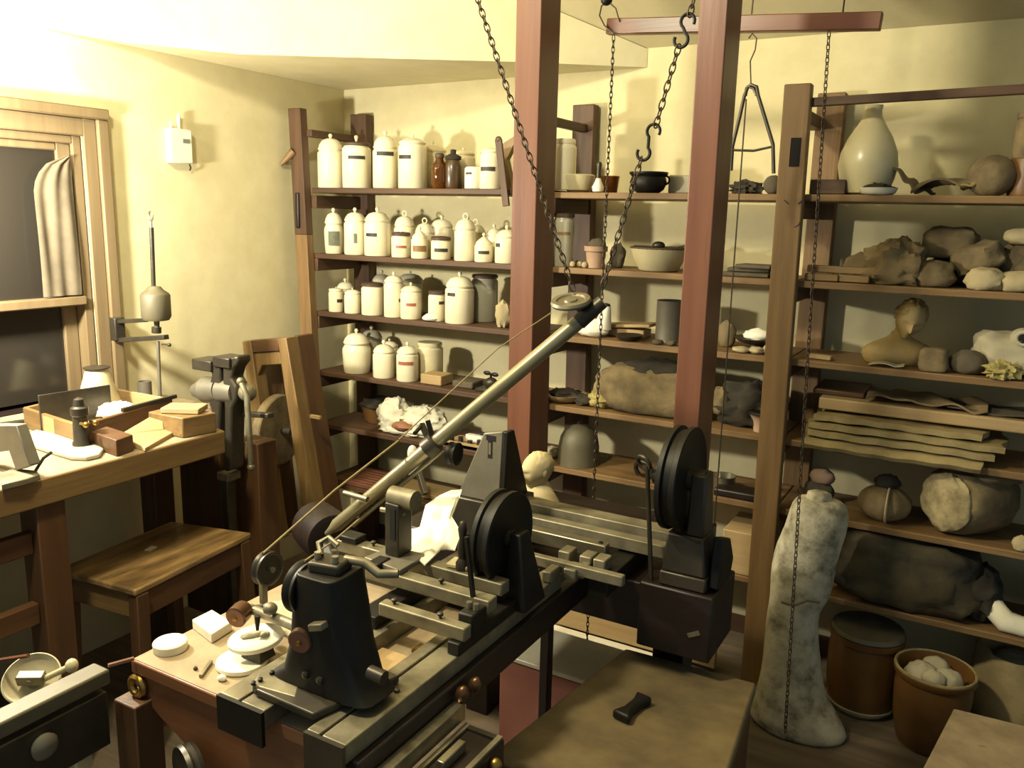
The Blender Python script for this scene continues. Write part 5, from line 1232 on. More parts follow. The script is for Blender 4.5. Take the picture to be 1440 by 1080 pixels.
Rm = Matrix.Translation(c) @ Matrix.Rotation(.75, 4, 'Z') @ Matrix.Rotation(.30, 4, 'X') @ Matrix.Rotation(-.15, 4, 'Y')
b = MB(Rm); b.lathe([(.002, -.007), (.05, -.007), (.053, -.003), (.052, .004), (.048, .006), (.002, .006)], (0, 0, 0), (0, 0, 1), 40)
b.m = Matrix()
for v in b.v:
    l = Rm.inverted() @ v; l.y *= .66; v[:] = (Rm @ l)
b.build('disc', 'plaster_white', t)
b = MB(Rm)
b.ball((-.004, .004, .0075), (.022, .008, .006), .3, 4, 5, 16); b.ball((.018, -.002, .0075), (.010, .007, .006), .2, 4, 2, 12); b.build('relief', 'plaster_aged', t, ang=70)
b = MB().hexa([V((c.x-.02, c.y-.02, TZ+.0125)), V((c.x+.03, c.y-.02, TZ+.0125)), V((c.x+.03, c.y+.02, TZ+.0125)), V((c.x-.02, c.y+.02, TZ+.0125))], [V((c.x-.015, c.y-.015, c.z-.012)), V((c.x+.025, c.y-.015, c.z-.012)), V((c.x+.025, c.y+.015, c.z-.008)), V((c.x-.015, c.y+.015, c.z-.008))]); b.build('holder', 'dark_iron', t)
bx_ = [at(x, y, 'z', TZ+.021) for x, y in ((270, 871), (297, 892), (326, 874), (298, 857))]
b = MB().hexa([V((p.x, p.y, TZ+.0005)) for p in bx_], bx_); tag(b.build('plaster_slab', 'plaster_white', bevel=.002), 'square cream plaster block at the back of the bench top', 'block')
c = at(239, 901, 'z', TZ+.018)
b = MB().lathe([(.003, TZ+.0005), (.031, TZ+.0005), (.032, TZ+.003), (.032, TZ+.016), (.030, TZ+.018), (.003, TZ+.018)], (c.x, c.y, 0), seg=40); tag(b.build('round_pot_lid', 'plaster_white'), 'thick round white disc near the left corner of the bench', 'disc')
a_ = at(297, 930, 'z', TZ+.004); c = at(282, 951, 'z', TZ+.004); b = MB().bar(a_, c, .006, .006); tag(b.build('steel_point', 'dull_steel'), 'short dark steel point lying before the plaster disc', 'tool')
c = at(312, 957, 'z', TZ); b = MB().ball((c.x, c.y, TZ+.005), (.009, .007, .006), .3, 3, 1, 12, .8); tag(b.build('plaster_crumb', 'plaster_white', ang=70), 'white plaster crumb before the round disc', 'crumb')
c = at(275, 942, 'z', TZ); b = MB().ball((c.x, c.y, TZ+.003), (.004, .004, .004), .3, 3, 1, 10, .8); tag(b.build('dark_crumb', 'stone_dark', ang=70), 'tiny dark crumb left of the steel point', 'crumb')
dz = [at(x, y, 'z', TZ+.06) for x, y in ((378, 815), (412, 812), (418, 866), (384, 850))]
b = MB().sheet(lambda u, v: ((dz[0]*(1-u)+dz[1]*u)*(1-v)+(dz[3]*(1-u)+dz[2]*u)*v+V((0, 0, .006*noise.noise(V((u*4, v*4, 1)))-.056*0))), 14, 14, .004)
for v in b.v: v.z -= .052
mz = min(v.z for v in b.v)
for v in b.v: v.z += TZ+.001-mz
tag(b.build('dust_sheet', 'plaster_aged', ang=70), 'dusty crumpled grey sheet behind the two small pulleys', 'sheet')

# cross slide of three bars on the rails
t = thing('cross_slide', 'set of three flat steel cross bars lying over the iron rails', 'slide', (-1.0, 1.3, RZ))
for (x0, x1, y, w_, z1, m) in ((-1.235, -.795, 1.392, .034, .86, 'dull_steel'), (-1.085, -.777, 1.312, .034, .86, 'dull_steel'), (-.98, -.777, 1.222, .026, .84, 'dull_steel')):
    b = MB().bx(x0, x1, y-w_/2, y+w_/2, z1-.028, z1); b.build('bar', m, t, bevel=.003)
b = MB().bx(-.81, -.782, 1.20, 1.42, RZ+.0005, .8115); b.build('end_block', 'black_iron', t, bevel=.003)
b = MB().bx(-1.03, -.98, 1.20, 1.42, RZ+.0005, .8115); b.build('end_block', 'black_iron', t, bevel=.003)
b = MB().bx(-.81, -.776, 1.236, 1.29, RZ+.03, .855); b.build('clamp', 'black_iron', t, bevel=.004)
for x in (-.80, -.785):
    b = MB().cyl((x, 1.262, .8555), (x, 1.262, .868), .006, seg=10); b.build('screw', 'steel', t)
# puppet
pb = [at(x, y, 'z', .872) for x, y in ((512, 783), (562, 802), (602, 779), (550, 768))]
t = thing('steel_puppet', 'short upright grey iron puppet on a square foot on the cross slide', 'puppet', (-1.05, 1.35, .8605))
b = MB().hexa([V((p.x, p.y, .8605)) for p in pb], pb); b.build('foot', 'grey_iron', t, bevel=.002)
f = 1.345
u = [at(x, y, 'y', f) for x, y in ((541, 783), (560, 790), (560, 712), (541, 706))]
for p in u[:2]: p.z = .8725
b = MB().prism(u, (0, .05, 0)); b.build('upright', 'dark_iron', t, bevel=.003)
a_ = at(545, 706, 'y', f); c = at(566, 710, 'y', f)
b = MB().cyl(a_+V((-.008, .025, .006)), c+V((.016, .025, .004)), .022, seg=22); b.build('barrel', 'dull_steel', t)
a_ = at(552, 728, 'y', f-.001); b = MB().bx(a_.x-.007, a_.x+.007, f-.002, f-.0005, a_.z-.05, a_.z+.02); b.build('slot', 'dark_hole', t)
a_ = at(528, 720, 'y', f); c = at(560, 726, 'y', f); b = MB().cyl(a_+V((0, .02, 0)), c+V((0, .02, 0)), .006, seg=10); b.build('centre_pin', 'steel', t)
def knob(par, x, y, z, r=.007, h=.02, m='dark_iron', nm='thumb_screw'):
    b = MB().lathe([(r*.5, z), (r*.5, z+h*.4), (r, z+h*.45), (r, z+h*.85), (r*.6, z+h)], (x, y, 0), seg=12); b.build(nm, m, par)
cs = bpy.data.objects['cross_slide']
for x, y in ((-1.21, 1.392), (-1.14, 1.392), (-.90, 1.312), (-.87, 1.392), (-.95, 1.222), (-.84, 1.222)):
    knob(cs, x, y, .8605 if y > 1.25 else .8405, .006, .012)
b = MB().box((-1.20, 1.392, .868), (.05, .04, .014), .0); b.build('slide_clamp', 'black_iron', cs, bevel=.003)
b = MB().box((-1.06, 1.312, .868), (.03, .045, .014), .0); b.build('slide_clamp', 'black_iron', cs, bevel=.003)
for x0_, y0_ in ((-1.02, 1.09), (-1.00, 1.14)):
    b = MB().box((x0_, y0_, RZ+.011), (.05, .025, .02), .3); tag(b.build('steel_offcut', 'steel', bevel=.003), 'small bright steel offcut on the left rail behind the pedestal', 'offcut', 'steel offcuts behind the pedestal')
b = MB().bx(-.955, -.88, 1.08, 1.19, TZ+.0005, TZ+.012); tag(b.build('tan_block', 'pale_wood_y', bevel=.003), 'flat tan wooden block lying between the two iron rails', 'block')
b = MB().cyl((-.885, 1.205, TZ+.012), (-.885, 1.225, TZ+.012), .011, seg=16); tag(b.build('brass_nut', 'brass'), 'small brass nut lying between the rails behind the tan block', 'nut')
# bright paper on the slide, holed white plate
ol = [at(440+x/6, 660+y/6, 'z', .885) for x, y in ((800, 640), (795, 495), (900, 470), (950, 385), (1070, 300), (1165, 285), (1258, 292), (1230, 350), (1172, 430), (1235, 520), (1240, 560), (1200, 650), (1130, 640), (1080, 650), (945, 742), (880, 690))]
cen = sum(ol, V((0, 0, 0)))/len(ol)
vs = []; fs = []; rings = 7; n = len(ol)
for j in range(rings+1):
    for i in range(n):
        p = cen+(ol[i]-cen)*(j/rings if j else .02)
        h = .016*(noise.noise(p*26)+.6*noise.noise(p*55)) + .018*(p.y-cen.y)/.1
        vs.append(V((p.x, p.y, p.z+h)))
b = MB()
m_ = min(v.z for v in vs)
top = [v+V((0, 0, .8625-m_+.002)) for v in vs]; bot = [v-V((0, 0, .003)) for v in top]
N = len(top)
for j in range(rings):
    for i in range(n):
        i2 = (i+1) % n
        fs.append((j*n+i, j*n+i2, (j+1)*n+i2, (j+1)*n+i)); fs.append((N+j*n+i, N+(j+1)*n+i, N+(j+1)*n+i2, N+j*n+i2))
for i in range(n):
    i2 = (i+1) % n; fs.append((rings*n+i, rings*n+i2, N+rings*n+i2, N+rings*n+i))
fs.append(tuple(range(n-1, -1, -1))); fs.append(tuple(N+i for i in range(n)))
b.add(top+bot, fs)
tag(b.build('bright_paper', 'paper', ang=75), 'brightly lit crumpled white paper behind the iron puppet', 'paper')
c = at(648, 790, 'z', .87)
b = MB().box((c.x, c.y, .8655), (.05, .04, .009), .1); tag(b.build('holed_plate', 'enamel', bevel=.002), 'small white plate with a hole left of the front black wheel', 'plate')
b = MB().lathe([(.007, .8705), (.006, .8712), (.001, .8713)], (c.x, c.y, 0), seg=12); hb = b.build('rust_spot', 'terracotta', None); tag(hb, 'round rust spot on the small white holed plate', 'spot')
# spindle support (dark stepped turned post) left of the front wheel
c = at(652, 770, 'y', 1.40)
t = thing('turned_pillar', 'slim dark turned pillar and rod just left of the front black wheel', 'pillar', (c.x, 1.40, RZ))
b = MB().lathe([(.014, .8605), (.014, .875), (.008, .885), (.011, .905), (.007, .93), (.010, .95), (.006, .965), (.002, .968)], (c.x, 1.395, 0), seg=18); b.build('pillar', 'dark_iron', t)
a_ = at(656, 755, 'y', 1.30); c = at(666, 845, 'y', 1.30); b = MB().bar(a_, c, .007, .009, (0, 1, 0)); b.build('rod', 'black_iron', t)
# black faceplate wheels
def wheel(label, c, R, w, par_fn):
    t = thing('faceplate_wheel', label, 'wheel', (c.x, c.y, TZ), 'black faceplate wheels')
    b = MB().lathe([(R*.3, -w), (R*.93, -w), (R, -w*.9), (R, -w*.45), (R*.93, -w*.3), (R*.93, w*.3), (R, w*.45), (R, w*.92), (R*.96, w), (R*.84, w*.8), (R*.3, w*.8)], c, (1, 0, 0), 56)
    b.build('rim', 'black_iron', t)
    b = MB().cyl(c+V((-w*2.6, 0, 0)), c+V((w*2.4, 0, 0)), R*.2, seg=24); b.build('hub', 'dark_iron', t)
    par_fn(t); return t
w1 = V((at(706, 754, 'y', 1.46).x, 1.46, at(706, 754, 'y', 1.46).z)); r1 = .100
def st1(t):
    b = MB().hexa([(w1.x+.028, 1.415, RZ+.001), (w1.x+.085, 1.415, RZ+.001), (w1.x+.085, 1.51, RZ+.001), (w1.x+.028, 1.51, RZ+.001)], [(w1.x+.03, 1.44, w1.z+.02), (w1.x+.055, 1.44, w1.z+.02), (w1.x+.055, 1.48, w1.z+.02), (w1.x+.03, 1.48, w1.z+.02)]); b.build('stand', 'black_iron', t, bevel=.004)
    b = MB().bx(w1.x+.0, w1.x+.125, 1.405, 1.535, RZ-.02, RZ+.0005) if 0 else MB().bx(w1.x-.035, w1.x+.029, 1.425, 1.495, RZ+.001, w1.z-r1*.99-.004); b.build('foot', 'black_iron', t, bevel=.003)
wheel('front black grooved faceplate wheel facing right, before the steel bars', w1, r1, .022, st1)
c = at(958, 672, 'y', 1.80); w2 = V((c.x, 1.80, c.z)); r2 = .121
def st2(t):
    zt = .93
    q4 = lambda x0, x1, y0, y1, z: [(x0, y0, z), (x1, y0, z), (x1, y1, z), (x0, y1, z)]
    b = MB().hexa(q4(-.595, -.485, 1.762, 1.87, TZ+.011), q4(-.595, -.485, 1.762, 1.87, TZ+.045)); b.build('foot', 'dark_iron', t, bevel=.004)
    b = MB().hexa(q4(-.592, -.488, 1.764, 1.868, TZ+.0455), q4(-.585, -.50, 1.770, 1.86, w2.z-r2-.004)); b.hexa(q4(w2.x+.028, -.50, 1.772, 1.85, w2.z-r2-.0035), q4(w2.x+.03, w2.x+.065, 1.775, 1.835, w2.z+.02)); b.build('stand', 'dark_iron', t, bevel=.005)
    b = MB().prism([(-.4845, 1.78, TZ+.02), (-.4845, 1.88, TZ+.012), (-.4845, 1.90, TZ+.06), (-.4845, 1.86, TZ+.12), (-.4845, 1.80, TZ+.14)], (.025, 0, 0)); b.build('side_lug', 'black_iron', t, bevel=.004)
wheel('rear black grooved faceplate wheel, in front of the right timber', w2, r2, .024, st2)
a_ = at(910, 655, 'y', 1.775); c = at(918, 785, 'y', 1.775)
t = thing('ringed_rod', 'thin dark upright rod with ring end left of the rear wheel', 'rod', (c.x, 1.775, TZ))
b = MB().cyl((c.x, 1.775, TZ+.0005), a_, .0055, seg=12); b.build('rod', 'dark_iron', t)
b = MB().ring(a_+V((-.008, 0, .006)), .018, .005, (.4, 1, .5), 18, 8); b.build('ring', 'dark_iron', t)
# long steel bars between the two wheels
t = thing('bar_slide', 'bed of long dull steel bars running between the two black wheels', 'slide', (-.8, 1.75, TZ))
Z1 = .85
for (xa, xb, y0, y1, z0, z1, m) in ((-1.06, -.600, 1.856, 1.91, .80, .852, 'dull_steel'), (-1.06, -.600, 1.812, 1.845, .80, .834, 'dull_steel'), (-1.05, -.722, 1.735, 1.765, .80, .834, 'steel'), (-.98, -.632, 1.625, 1.645, .795, .82, 'dull_steel')):
    b = MB().bx(xa, xb, y0, y1, z0, z1); b.build('bar', m, t, bevel=.003)
b = MB().lathe([(.006, .8345), (.005, .837), (.001, .8375)], (-.74, 1.75, 0), seg=12); b.build('bolt', 'black_iron', t)
for x in (-1.0, -.70):
    b = MB().bx(x-.025, x+.025, 1.645, 1.92, TZ+.0005, .7945); b.build('bearer', 'black_iron', t, bevel=.003)
for x in (-.80, -.745, -.71):
    b = MB().box((x, 1.695, .81), (.03, .045, .03)); b.build('jaw_block', 'dull_steel', t, bevel=.003)
for (x, y, w_) in ((-.795, 1.60, .022), (-.757, 1.64, .03), (-.74, 1.66, .02)):
    b = MB().box((x, y, RZ+.014), (w_, .05, .026), 0); tag(b.build('slide_block', 'dull_steel', bevel=.003), 'small bright steel block on the bed right of the front wheel', 'block', 'steel blocks by the front wheel')
# slotted iron angle plate
yp = 1.80
t = thing('angle_plate', 'big grey slotted iron angle plate with black side, behind the front wheel', 'plate', (-1.1, yp, TZ))
f4 = [at(x, y, 'y', yp) for x, y in ((643, 696), (702, 702), (707, 607), (680, 609))]
f4[0].z = f4[1].z = min(f4[0].z, f4[1].z)
b = MB().prism(f4, (0, .02, 0)); b.build('face', 'grey_iron', t, bevel=.003)
bt, tp = f4[1], f4[2]
b = MB().prism([bt+V((.001, 0, 0)), tp+V((.001, 0, 0)), tp+V((.001, .035, 0)), bt+V((.001, .13, 0))], (.014, 0, 0)); b.build('side', 'black_iron', t, bevel=.003)
b = MB().bx(f4[0].x-.01, f4[1].x+.03, yp-.01, yp+.14, TZ+.0005, f4[0].z-.0005); b.build('foot', 'dark_iron', t, bevel=.004)
a_ = at(692, 616, 'y', yp-.001); b = MB().bx(a_.x-.018, a_.x+.010, yp-.0015, yp-.0003, a_.z-.008, a_.z+.006); b.bx(a_.x-.012, a_.x+.0, yp-.0015, yp-.0003, a_.z-.055, a_.z-.0085)
b.build('slot', 'dark_hole', t)
b = MB().bx(a_.x-.0095, a_.x-.0025, yp-.0022, yp-.0016, a_.z-.045, a_.z-.014); b.build('inset', 'dull_steel', t)
# small white bust on the rear bed
p = at(752, 704, 'z', TZ)
q = V((-1.045, 2.0, TZ+.0005))
t = thing('small_bust', 'small pale bust of a person looking left, between front wheel and left timber', 'bust', q)
k = mpp(q)
bust(t, q, .104, (.10, 0, 0), 'pale_bust', 'pale_bust', yaw=-.55, hs=.95, hn=.10, tht=1.2, tw=.80, neck=.40)
# long suspended tube
La, Lb = at(466, 745, 'y', 1.50), at(838, 432, 'y', 1.75)
d = (Lb-La).normalized(); LL = (Lb-La).length
t = thing('suspended_tube', 'long pale metal tube slanting up across the machine, hung by two chains', 'tube', La)
b = MB().tube([La, La+d*.02, La+d*LL*.95, La+d*LL*.96], [.010, .017, .0175, .014], 24); b.build('tube', 'tube_metal', t)
b = MB().cyl(La-d*.018, La, .006, .010, 14); b.build('point', 'steel', t)
b = MB().cyl(La+d*LL*.94, Lb+d*.02, .020, .016, 20); b.build('end_socket', 'dark_iron', t)
side = d.cross(V((0, 0, 1))).normalized(); upv = side.cross(d).normalized()
b = MB().cyl(La+d*.05-upv*.026, La+d*LL*.42-upv*.026, .006, seg=10); b.build('under_rod', 'tube_metal', t)
cc = La+d*LL*.40
b = MB().lathe([(.0185, -.018), (.026, -.016), (.026, .016), (.0185, .018)], cc, d, 20); b.build('clamp', 'dark_iron', t)
b = MB().bar(cc+upv*.02-side*.02, cc+upv*.052-side*.05, .012, .012); b.bar(cc+d*.02+upv*.02, cc+d*.035+upv*.052, .010, .010); b.cyl(cc+upv*.05-side*.03, cc+upv*.05+side*.03, .005); b.build('clamp_screws', 'black_iron', t)
b = MB().ball(cc-d*.06+upv*.014-side*.03, (.013, .013, .02), n=14); b.build('white_knob', 'white_glaze', t)
pulley(cc-upv*.05+d*.03, .028, .012, (1, .1, 0), 'under_pulley', 'black_iron', t)
a_ = at(484, 693, 'y', 1.50); c = at(512, 701, 'y', 1.50); b = MB().cyl(a_, c+V((.01, .0, 0)), .007, seg=10); b.build('cross_pin', 'steel', t)
wc = at(803, 424, 'y', 1.72)
b = MB().lathe([(.012, -.006), (.044, -.006), (.047, 0), (.044, .006), (.034, .006), (.031, .002), (.016, .002), (.014, .006), (.004, .007)], wc, (d*.35+V((-.25, -.45, .95))), 40)
b.build('weight_disc', 'dull_steel', t)
b = MB().cyl(wc, Lb-d*.03, .007); b.build('weight_arm', 'dark_iron', t)
# tripod rest of the tube at its lower end
c = at(470, 780, 'y', 1.46)
b = MB().hexa([(c.x-.02, 1.44, TZ+.0005), (c.x+.03, 1.44, TZ+.0005), (c.x+.03, 1.50, TZ+.0005), (c.x-.02, 1.50, TZ+.0005)], [(La.x-.012, 1.478, La.z-.03), (La.x+.012, 1.478, La.z-.03), (La.x+.012, 1.505, La.z-.03), (La.x-.012, 1.505, La.z-.03)])
tag(b.build('tube_rest', 'black_iron', bevel=.004), 'black wedge-shaped rest under the lower end of the slanting tube', 'rest')
# cords
def cord(pts, r, label, m='cord', name='drive_cord'):
    b = MB().tube(pts, r, 6); tag(b.build(name, m), label, 'cord')
cord([p2+V((0, -.01, .034)), at(470, 690, 'y', 1.35), at(560, 620, 'y', 1.6)], .0028, 'tan drive cord running up from the smaller pulley past the tube')
cord([at(560, 620, 'y', 1.6)+V((0, .003, .003)), at(700, 490, 'y', 1.95), at(775, 440, 'y', 2.08)], .0018, 'thin tan cord crossing behind the tube to the left timber')
cord([pc+V((0, .0, .047)), at(470, 760, 'y', 1.2), at(505, 730, 'y', 1.4)], .0022, 'short cord from the pedestal pulley to the slanting tube')

# ------------------------------------------------------------------ lower left: small lathe with dish
t = thing('lathe_bar', 'heavy dark iron lathe bar with wooden brace in the lower left corner', 'lathe bed', (-1.38, .65, 0))
b = MB().bx(-1.392, -1.345, .30, .872, .72, .75); b.build('bar', 'bell_grey', t, bevel=.004)
b = MB().bx(-1.388, -1.344, .31, .862, .60, .7095); b.build('web', 'dark_iron', t, bevel=.003)
b = MB().hexa([(-1.38, .74, 0), (-1.33, .74, 0), (-1.33, .80, 0), (-1.38, .80, 0)], [(-1.385, .70, .5995), (-1.345, .70, .5995), (-1.345, .76, .5995), (-1.385, .76, .5995)]); b.build('brace', 'apron_wood', t, bevel=.003)
b = MB().bx(-1.385, -1.345, .32, .38, 0, .5995); b.build('leg', 'bedwood_z', t)
for y in (.52, .735):
    b = MB().lathe([(.022, 0), (.024, .008), (.016, .016), (.004, .018)], (-1.3435, y, .672), (1, 0, 0), 20); b.build('boss', 'grey_iron', t)
c = at(45, 955, 'y', .83)
t = thing('tilted_dish', 'tilted grey-white ceramic dish with metal chuck in the lower left corner', 'dish', (c.x, .83, .6))
ax = V((.38, -.42, .80)).normalized()
R_ = .053
b = MB().lathe([(R_*.25, -.035), (R_*.7, -.030), (R_*.95, -.008), (R_*1.0, .004), (R_*.95, .006), (R_*.85, -.006), (R_*.5, -.018), (R_*.2, -.02)], c, ax, 40); b.build('dish', 'plaster_aged', t)
b = MB().box(c+ax*.004, (.05, .02, .022), .6, .3); b.cyl(c-ax*.019, c+ax*.012, .012, seg=14); b.build('chuck', 'dull_steel', t, bevel=.002)
b = MB().cyl(c-ax*.034, c-ax*.10, .02, seg=14); b.build('spindle', 'dark_iron', t)
b = MB().bx(c.x-.10, c.x-.02, .84, .92, 0, c.z-.06); b.build('support', 'bedwood_z', t)
e = at(101, 936, 'y', .86)
b = MB().ball(e, (.012, .012, .014), n=14); b.cyl(e, c-ax*.02, .006); b.build('end_cap', 'enamel', t)
cord([at(0, 928, 'y', .8), at(40, 922, 'y', .8)], .004, 'reddish rod end passing behind the tilted dish', 'redwood_x', 'red_rod')
cord([at(152, 936, 'y', .87), at(188, 926, 'y', .912)], .004, 'reddish rod between dark lathe bar and bench corner', 'redwood_x', 'red_rod')
p = at(102, 1062, 'z', .60)
t = thing('small_vice', 'small bright metal fitting with knob at the bottom left edge', 'fitting', (p.x, p.y, .5))
b = MB().box((p.x, p.y, .585), (.05, .045, .035), .3); b.build('block', 'enamel', t, bevel=.004)
b = MB().cyl((p.x, p.y, .603), (p.x, p.y, .625), .004); b.ball((p.x, p.y, .632), .011, n=12); b.build('knob', 'brass', t)
b = MB().bx(p.x-.02, p.x+.02, p.y-.02, p.y+.02, 0, .567); b.build('support', 'bedwood_z', t)

# ------------------------------------------------------------------ chest and floor things
H = .55
c4 = [at(x, y, 'z', H) for x, y in ((880, 911), (692, 1046), (1030, 1085), (1064, 960))]
t = thing('flat_chest', 'big worn brown chest with flat lid and black bow handle in the foreground', 'chest', (-.54, 1.55, 0))
cm = sum(c4, V((0, 0, 0)))/4
ext = [c4[0], c4[1]+V((.012, -.05, 0)), c4[2]+V((.005, -.15, 0)), c4[3]]
b = MB().hexa([V((p.x, p.y, H-.03)) for p in ext][::1], ext); b.build('lid', 'chest_lid', t, bevel=.006)
ins = [cm+(p-cm)*.965 for p in ext]
b = MB().hexa([V((p.x, p.y, 0)) for p in ins], [V((p.x, p.y, H-.0305)) for p in ins]); b.build('body', 'oakdark_z', t, bevel=.004)
a_, c = at(872, 1016, 'z', H), at(906, 988, 'z', H)
dv = (c-a_).normalized(); sv = V((-dv.y, dv.x, 0))
L_ = (c-a_).length
poly = [a_-sv*.022, a_+dv*L_*.3-sv*.011, a_+dv*L_*.7-sv*.011, c-sv*.020, c+sv*.020, a_+dv*L_*.7+sv*.011, a_+dv*L_*.3+sv*.011, a_+sv*.022]
b = MB().prism([V((p.x, p.y, H+.0005)) for p in poly], (0, 0, .022)); b.build('handle', 'black_iron', t, bevel=.006)
# pale slab, tan board and red box under the machine
b = MB().bx(-1.36, -.86, 2.40, 2.74, .0005, .02); tag(b.build('floor_slab', 'plaster_white', bevel=.004), 'pale stone slab lying on the floor beneath the machine bed', 'slab')
b = MB().bx(-1.45, -.80, YF-.02, YF-.003, .0005, .10) if 0 else MB().bx(-1.34, -.70, YF-.025, YF-.004, .0205, .12); tag(b.build('tan_board', 'pale_wood_x', bevel=.003), 'tan board on edge behind the pale floor slab', 'board')
c = at(742, 968, 'y', 1.98)
b = MB().bx(-1.15, -.80, 1.99, 2.2, .0005, .295); t = thing('red_box', 'brick-red box under the machine bed behind its thin black leg', 'box', (-.97, 2.1, 0))
b.build('body', 'brick_red', t, bevel=.003)
b = MB().bx(-1.155, -.795, 1.985, 2.205, .2955, .31); b.build('lid', 'grey_glaze', t, bevel=.003)
# ------------------------------------------------------------------ chains and hanging beam
def chain_mesh(path, pitch=.0175, w=.0062, r=.0017):
    b = MB()
    pts = [V(p) for p in path]
    acc = []
    for a, c in zip(pts, pts[1:]):
        L = (c-a).length; n = max(1, round(L/pitch)); acc += [(a+(c-a)*((i+.5)/n), (c-a).normalized()) for i in range(n)]
    for i, (p, d) in enumerate(acc):
        u = d.orthogonal().normalized(); wv = d.cross(u)
        if i % 2: u, wv = wv, -u
        l = pitch*.72
        pl = []
        for k in range(12):
            a = 2*pi*k/12
            pl.append(p+d*(cos(a)*l)+u*(sin(a)*w))
        b.tube(pl, r, 5, True)
    return b
def shook(b, p, q, R, r):
    """S hook between p (top) and q (bottom), opening in the picture plane"""
    d = (q-p).normalized(); s = d.cross(V((0, -1, .2))).normalized(); m = (p+q)/2; L = (q-p).length
    pts = []
    for i in range(25):
        s_ = i/24
        if s_ < .42: a = pi*1.25*(1-s_/.42); pts.append(p+d*R+(-d*cos(a-.0)*R+s*sin(a)*R))
        elif s_ > .58: a = pi*1.25*((s_-.58)/.42); pts.append(q-d*R+(d*cos(pi*0+a-pi*.0)*-R*-1*(-1)+s*-sin(a)*R) if 0 else q-d*R+(-d*cos(a)*R-s*sin(a)*R))
        else: pts.append(p+d*(R*2+(L-4*R)*((s_-.42)/.16)) if 0 else None)
    pts = [x for x in pts if x is not None]
    b.tube(pts, r, 8); return b
YC = 1.745
top = Lb+V((0, 0, .012))
# left chain, from the tube end up past the left timber
a0 = at(806, 408, 'y', YC); a1 = at(672, 0, 'y', YC); a2 = a1+(a1-a0)*1.05
t = thing('hoisting_chain', 'rusty chain rising left from the tube end across the left timber', 'chain', a0)
zc = ceil_z(YC)-.03
a2 = a0+(a1-a0)*((zc-a0.z)/(a1.z-a0.z))
chain_mesh([a0, a2]).build('links', 'chain_iron', t)
# right chain with two S hooks
t0 = at(848, 402, 'y', YC); s1 = at(902, 222, 'y', YC); s2 = at(922, 178, 'y', YC); s3 = at(955, 64, 'y', YC); s4 = at(970, 22, 'y', YC); s5 = at(980, -20, 'y', YC)
t = thing('hooked_chain', 'chain with two black S hooks rising right from the tube end', 'chain', t0)
chain_mesh([t0, s1]).build('links', 'chain_iron', t)
chain_mesh([s2, s3]).build('links', 'chain_iron', t)
s6 = s4+(s5-s4)*((zc-s4.z)/(s5.z-s4.z))
chain_mesh([s4, s6]).build('links', 'chain_iron', t)
def ess(p, q, R, r):
    """two opposite open loops joined: an S hook"""
    d = (q-p).normalized(); s = V((d.z, 0, -d.x)); pts = []
    c1 = p+d*R; c2 = q-d*R
    for i in range(15):
        a = -pi*.55+(pi*1.45)*i/14
        pts.append(c1+(-d*cos(a)+s*sin(a))*R)
    for i in range(15):
        a = pi*.9-(pi*1.45)*i/14
        pts.append(c2+(d*cos(a)*1-s*sin(a)*1)*R)
    return MB().tube(pts, r, 8)
ess(s2+(s2-s1)*.06, s1-(s2-s1)*.06, .0145, .0035).build('hook', 'black_iron', t)
ess(s4+(s4-s3)*.06, s3-(s4-s3)*.06, .0145, .0035).build('hook', 'black_iron', t)
# wooden hanging beam
YB = 2.45
p0, p1 = at(855, 38, 'y', YB), at(1240, 30, 'y', YB)
b = MB().bar(p0, p1, .03, .044); 
t = thing('hanging_beam', 'horizontal red-brown wooden batten hung below the ceiling at the right', 'batten', (p0+p1)/2)
b.build('batten', 'redwood_x', t, bevel=.003)
pts = lambda *q: [at(x, y, 'y', YB-.02) for x, y in q]
b = MB().tube(pts((864, 48), (850, 36), (843, 22), (846, 8), (856, 3), (866, 12), (871, 30)), .0025, 6); b.build('wire_loop', 'chain_iron', t)
c = at(853, 0, 'y', YB-.02); zc2 = ceil_z(YB)-.02
b = MB().ball(c, (.018, .016, .016), n=14); b.cyl(c, (c.x, c.y, zc2), .004, seg=8); b.build('ceiling_hook', 'black_iron', t)
for px in (1185, 1057):
    c = at(px, 20, 'y', YB); b = MB().cyl((c.x, YB, c.z), (c.x+.01, YB, zc2), .0022, seg=6); b.build('wire', 'chain_iron', t)
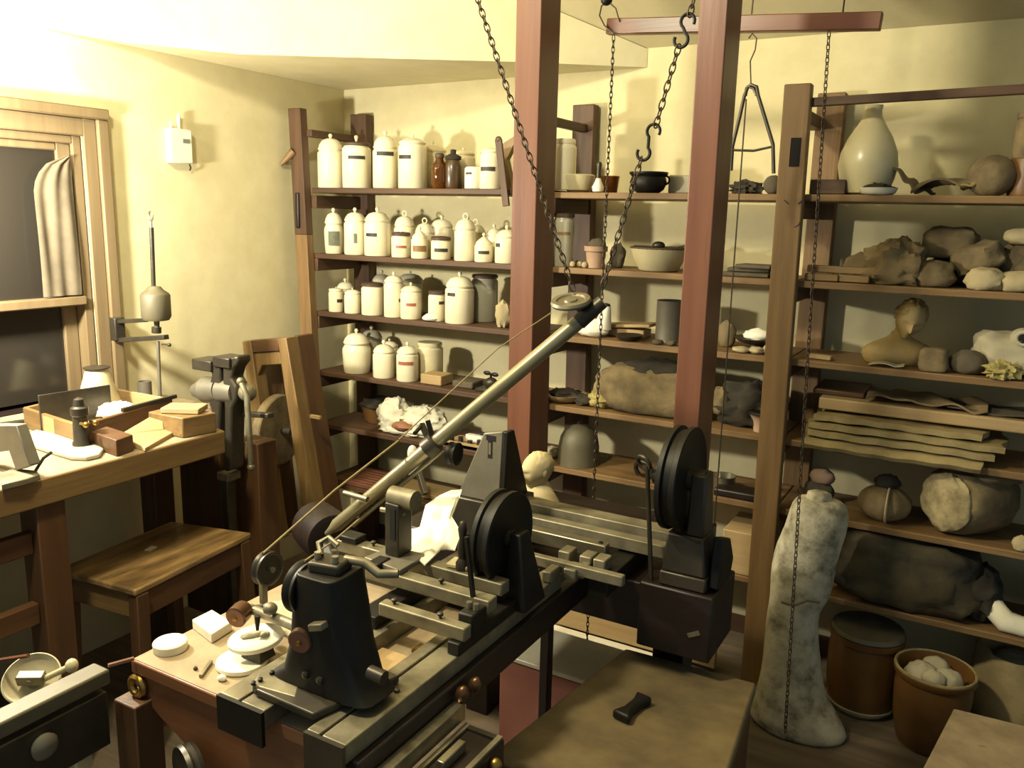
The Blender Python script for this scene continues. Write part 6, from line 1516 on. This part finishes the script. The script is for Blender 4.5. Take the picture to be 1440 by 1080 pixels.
# left vertical chain
c = at(863, 50, 'y', YB-.02)
t = thing('hanging_chain', 'long fine chain hanging straight from the left end of the batten', 'chain', (c.x, YB-.02, .1))
chain_mesh([(c.x, YB-.02, c.z), (c.x, YB-.02, .05)], .016, .0045, .0014).build('links', 'chain_iron', t)
# right vertical chain, in front of the plaster column
c = at(1166, 44, 'y', 2.43)
c = V((c.x, 2.43, c.z)); e = at(1104, 1030, 'y', 2.32)
t = thing('column_chain', 'fine chain hanging from the right of the batten in front of the plaster column', 'chain', (e.x, 2.32, e.z))
chain_mesh([c, at(1136, 500, 'y', 2.38), e], .016, .0045, .0014).build('links', 'chain_iron', t)
# bow-shaped iron stirrup on a hook and its thin string
yb = YB
g = lambda x, y: at(x, y, 'y', yb)
t = thing('hanging_stirrup', 'triangular iron stirrup hanging on a wire hook right of the right timber', 'stirrup', g(1062, 240))
b = MB().tube([g(1048, 135), g(1050, 124), g(1056, 119), (g(1064, 122)), g(1066, 134), g(1074, 160), g(1087, 203), g(1088, 244)], .0052, 8); b.build('right_arm', 'dark_iron', t)
b = MB().tube([g(1064, 134), g(1060, 124), g(1052, 122), g(1047, 134), g(1040, 165), g(1030, 206), g(1028, 240)], .0052, 8); b.build('left_arm', 'dark_iron', t)
b = MB().tube([g(1030, 211), g(1060, 212), g(1087, 206)], .0035, 8); b.build('crossbar', 'dark_iron', t)
b = MB().tube([g(1056, 121), g(1055, 86), g(1062, 70), g(1064, 54), g(1058, 47), g(1053, 54)], .0022, 6); b.build('wire_hook', 'chain_iron', t)
c = g(1051, 140)
b = MB().cyl((c.x, yb-.012, c.z), (c.x, yb-.012, .62), .0022, seg=6)
tag(b.build('hanging_string', 'chain_iron'), 'thin dark string hanging straight down from the iron stirrup', 'string')
# ------------------------------------------------------------------ camera object and view
cd = bpy.data.cameras.new('camera'); cam = bpy.data.objects.new('camera', cd); COL.objects.link(cam)
cd.sensor_width = 36; cd.lens = F/1440*36; cd.clip_start = .02
cam.matrix_world = Matrix.Translation(EYE) @ Matrix((CR, CU, -CF)).transposed().to_4x4()
SC.camera = cam
vs = SC.view_settings
vs.view_transform = 'Standard'; vs.look = 'None'; vs.gamma = 1; vs.use_curve_mapping = False
vs.exposure = 1.25
SC.cycles.use_denoising = True
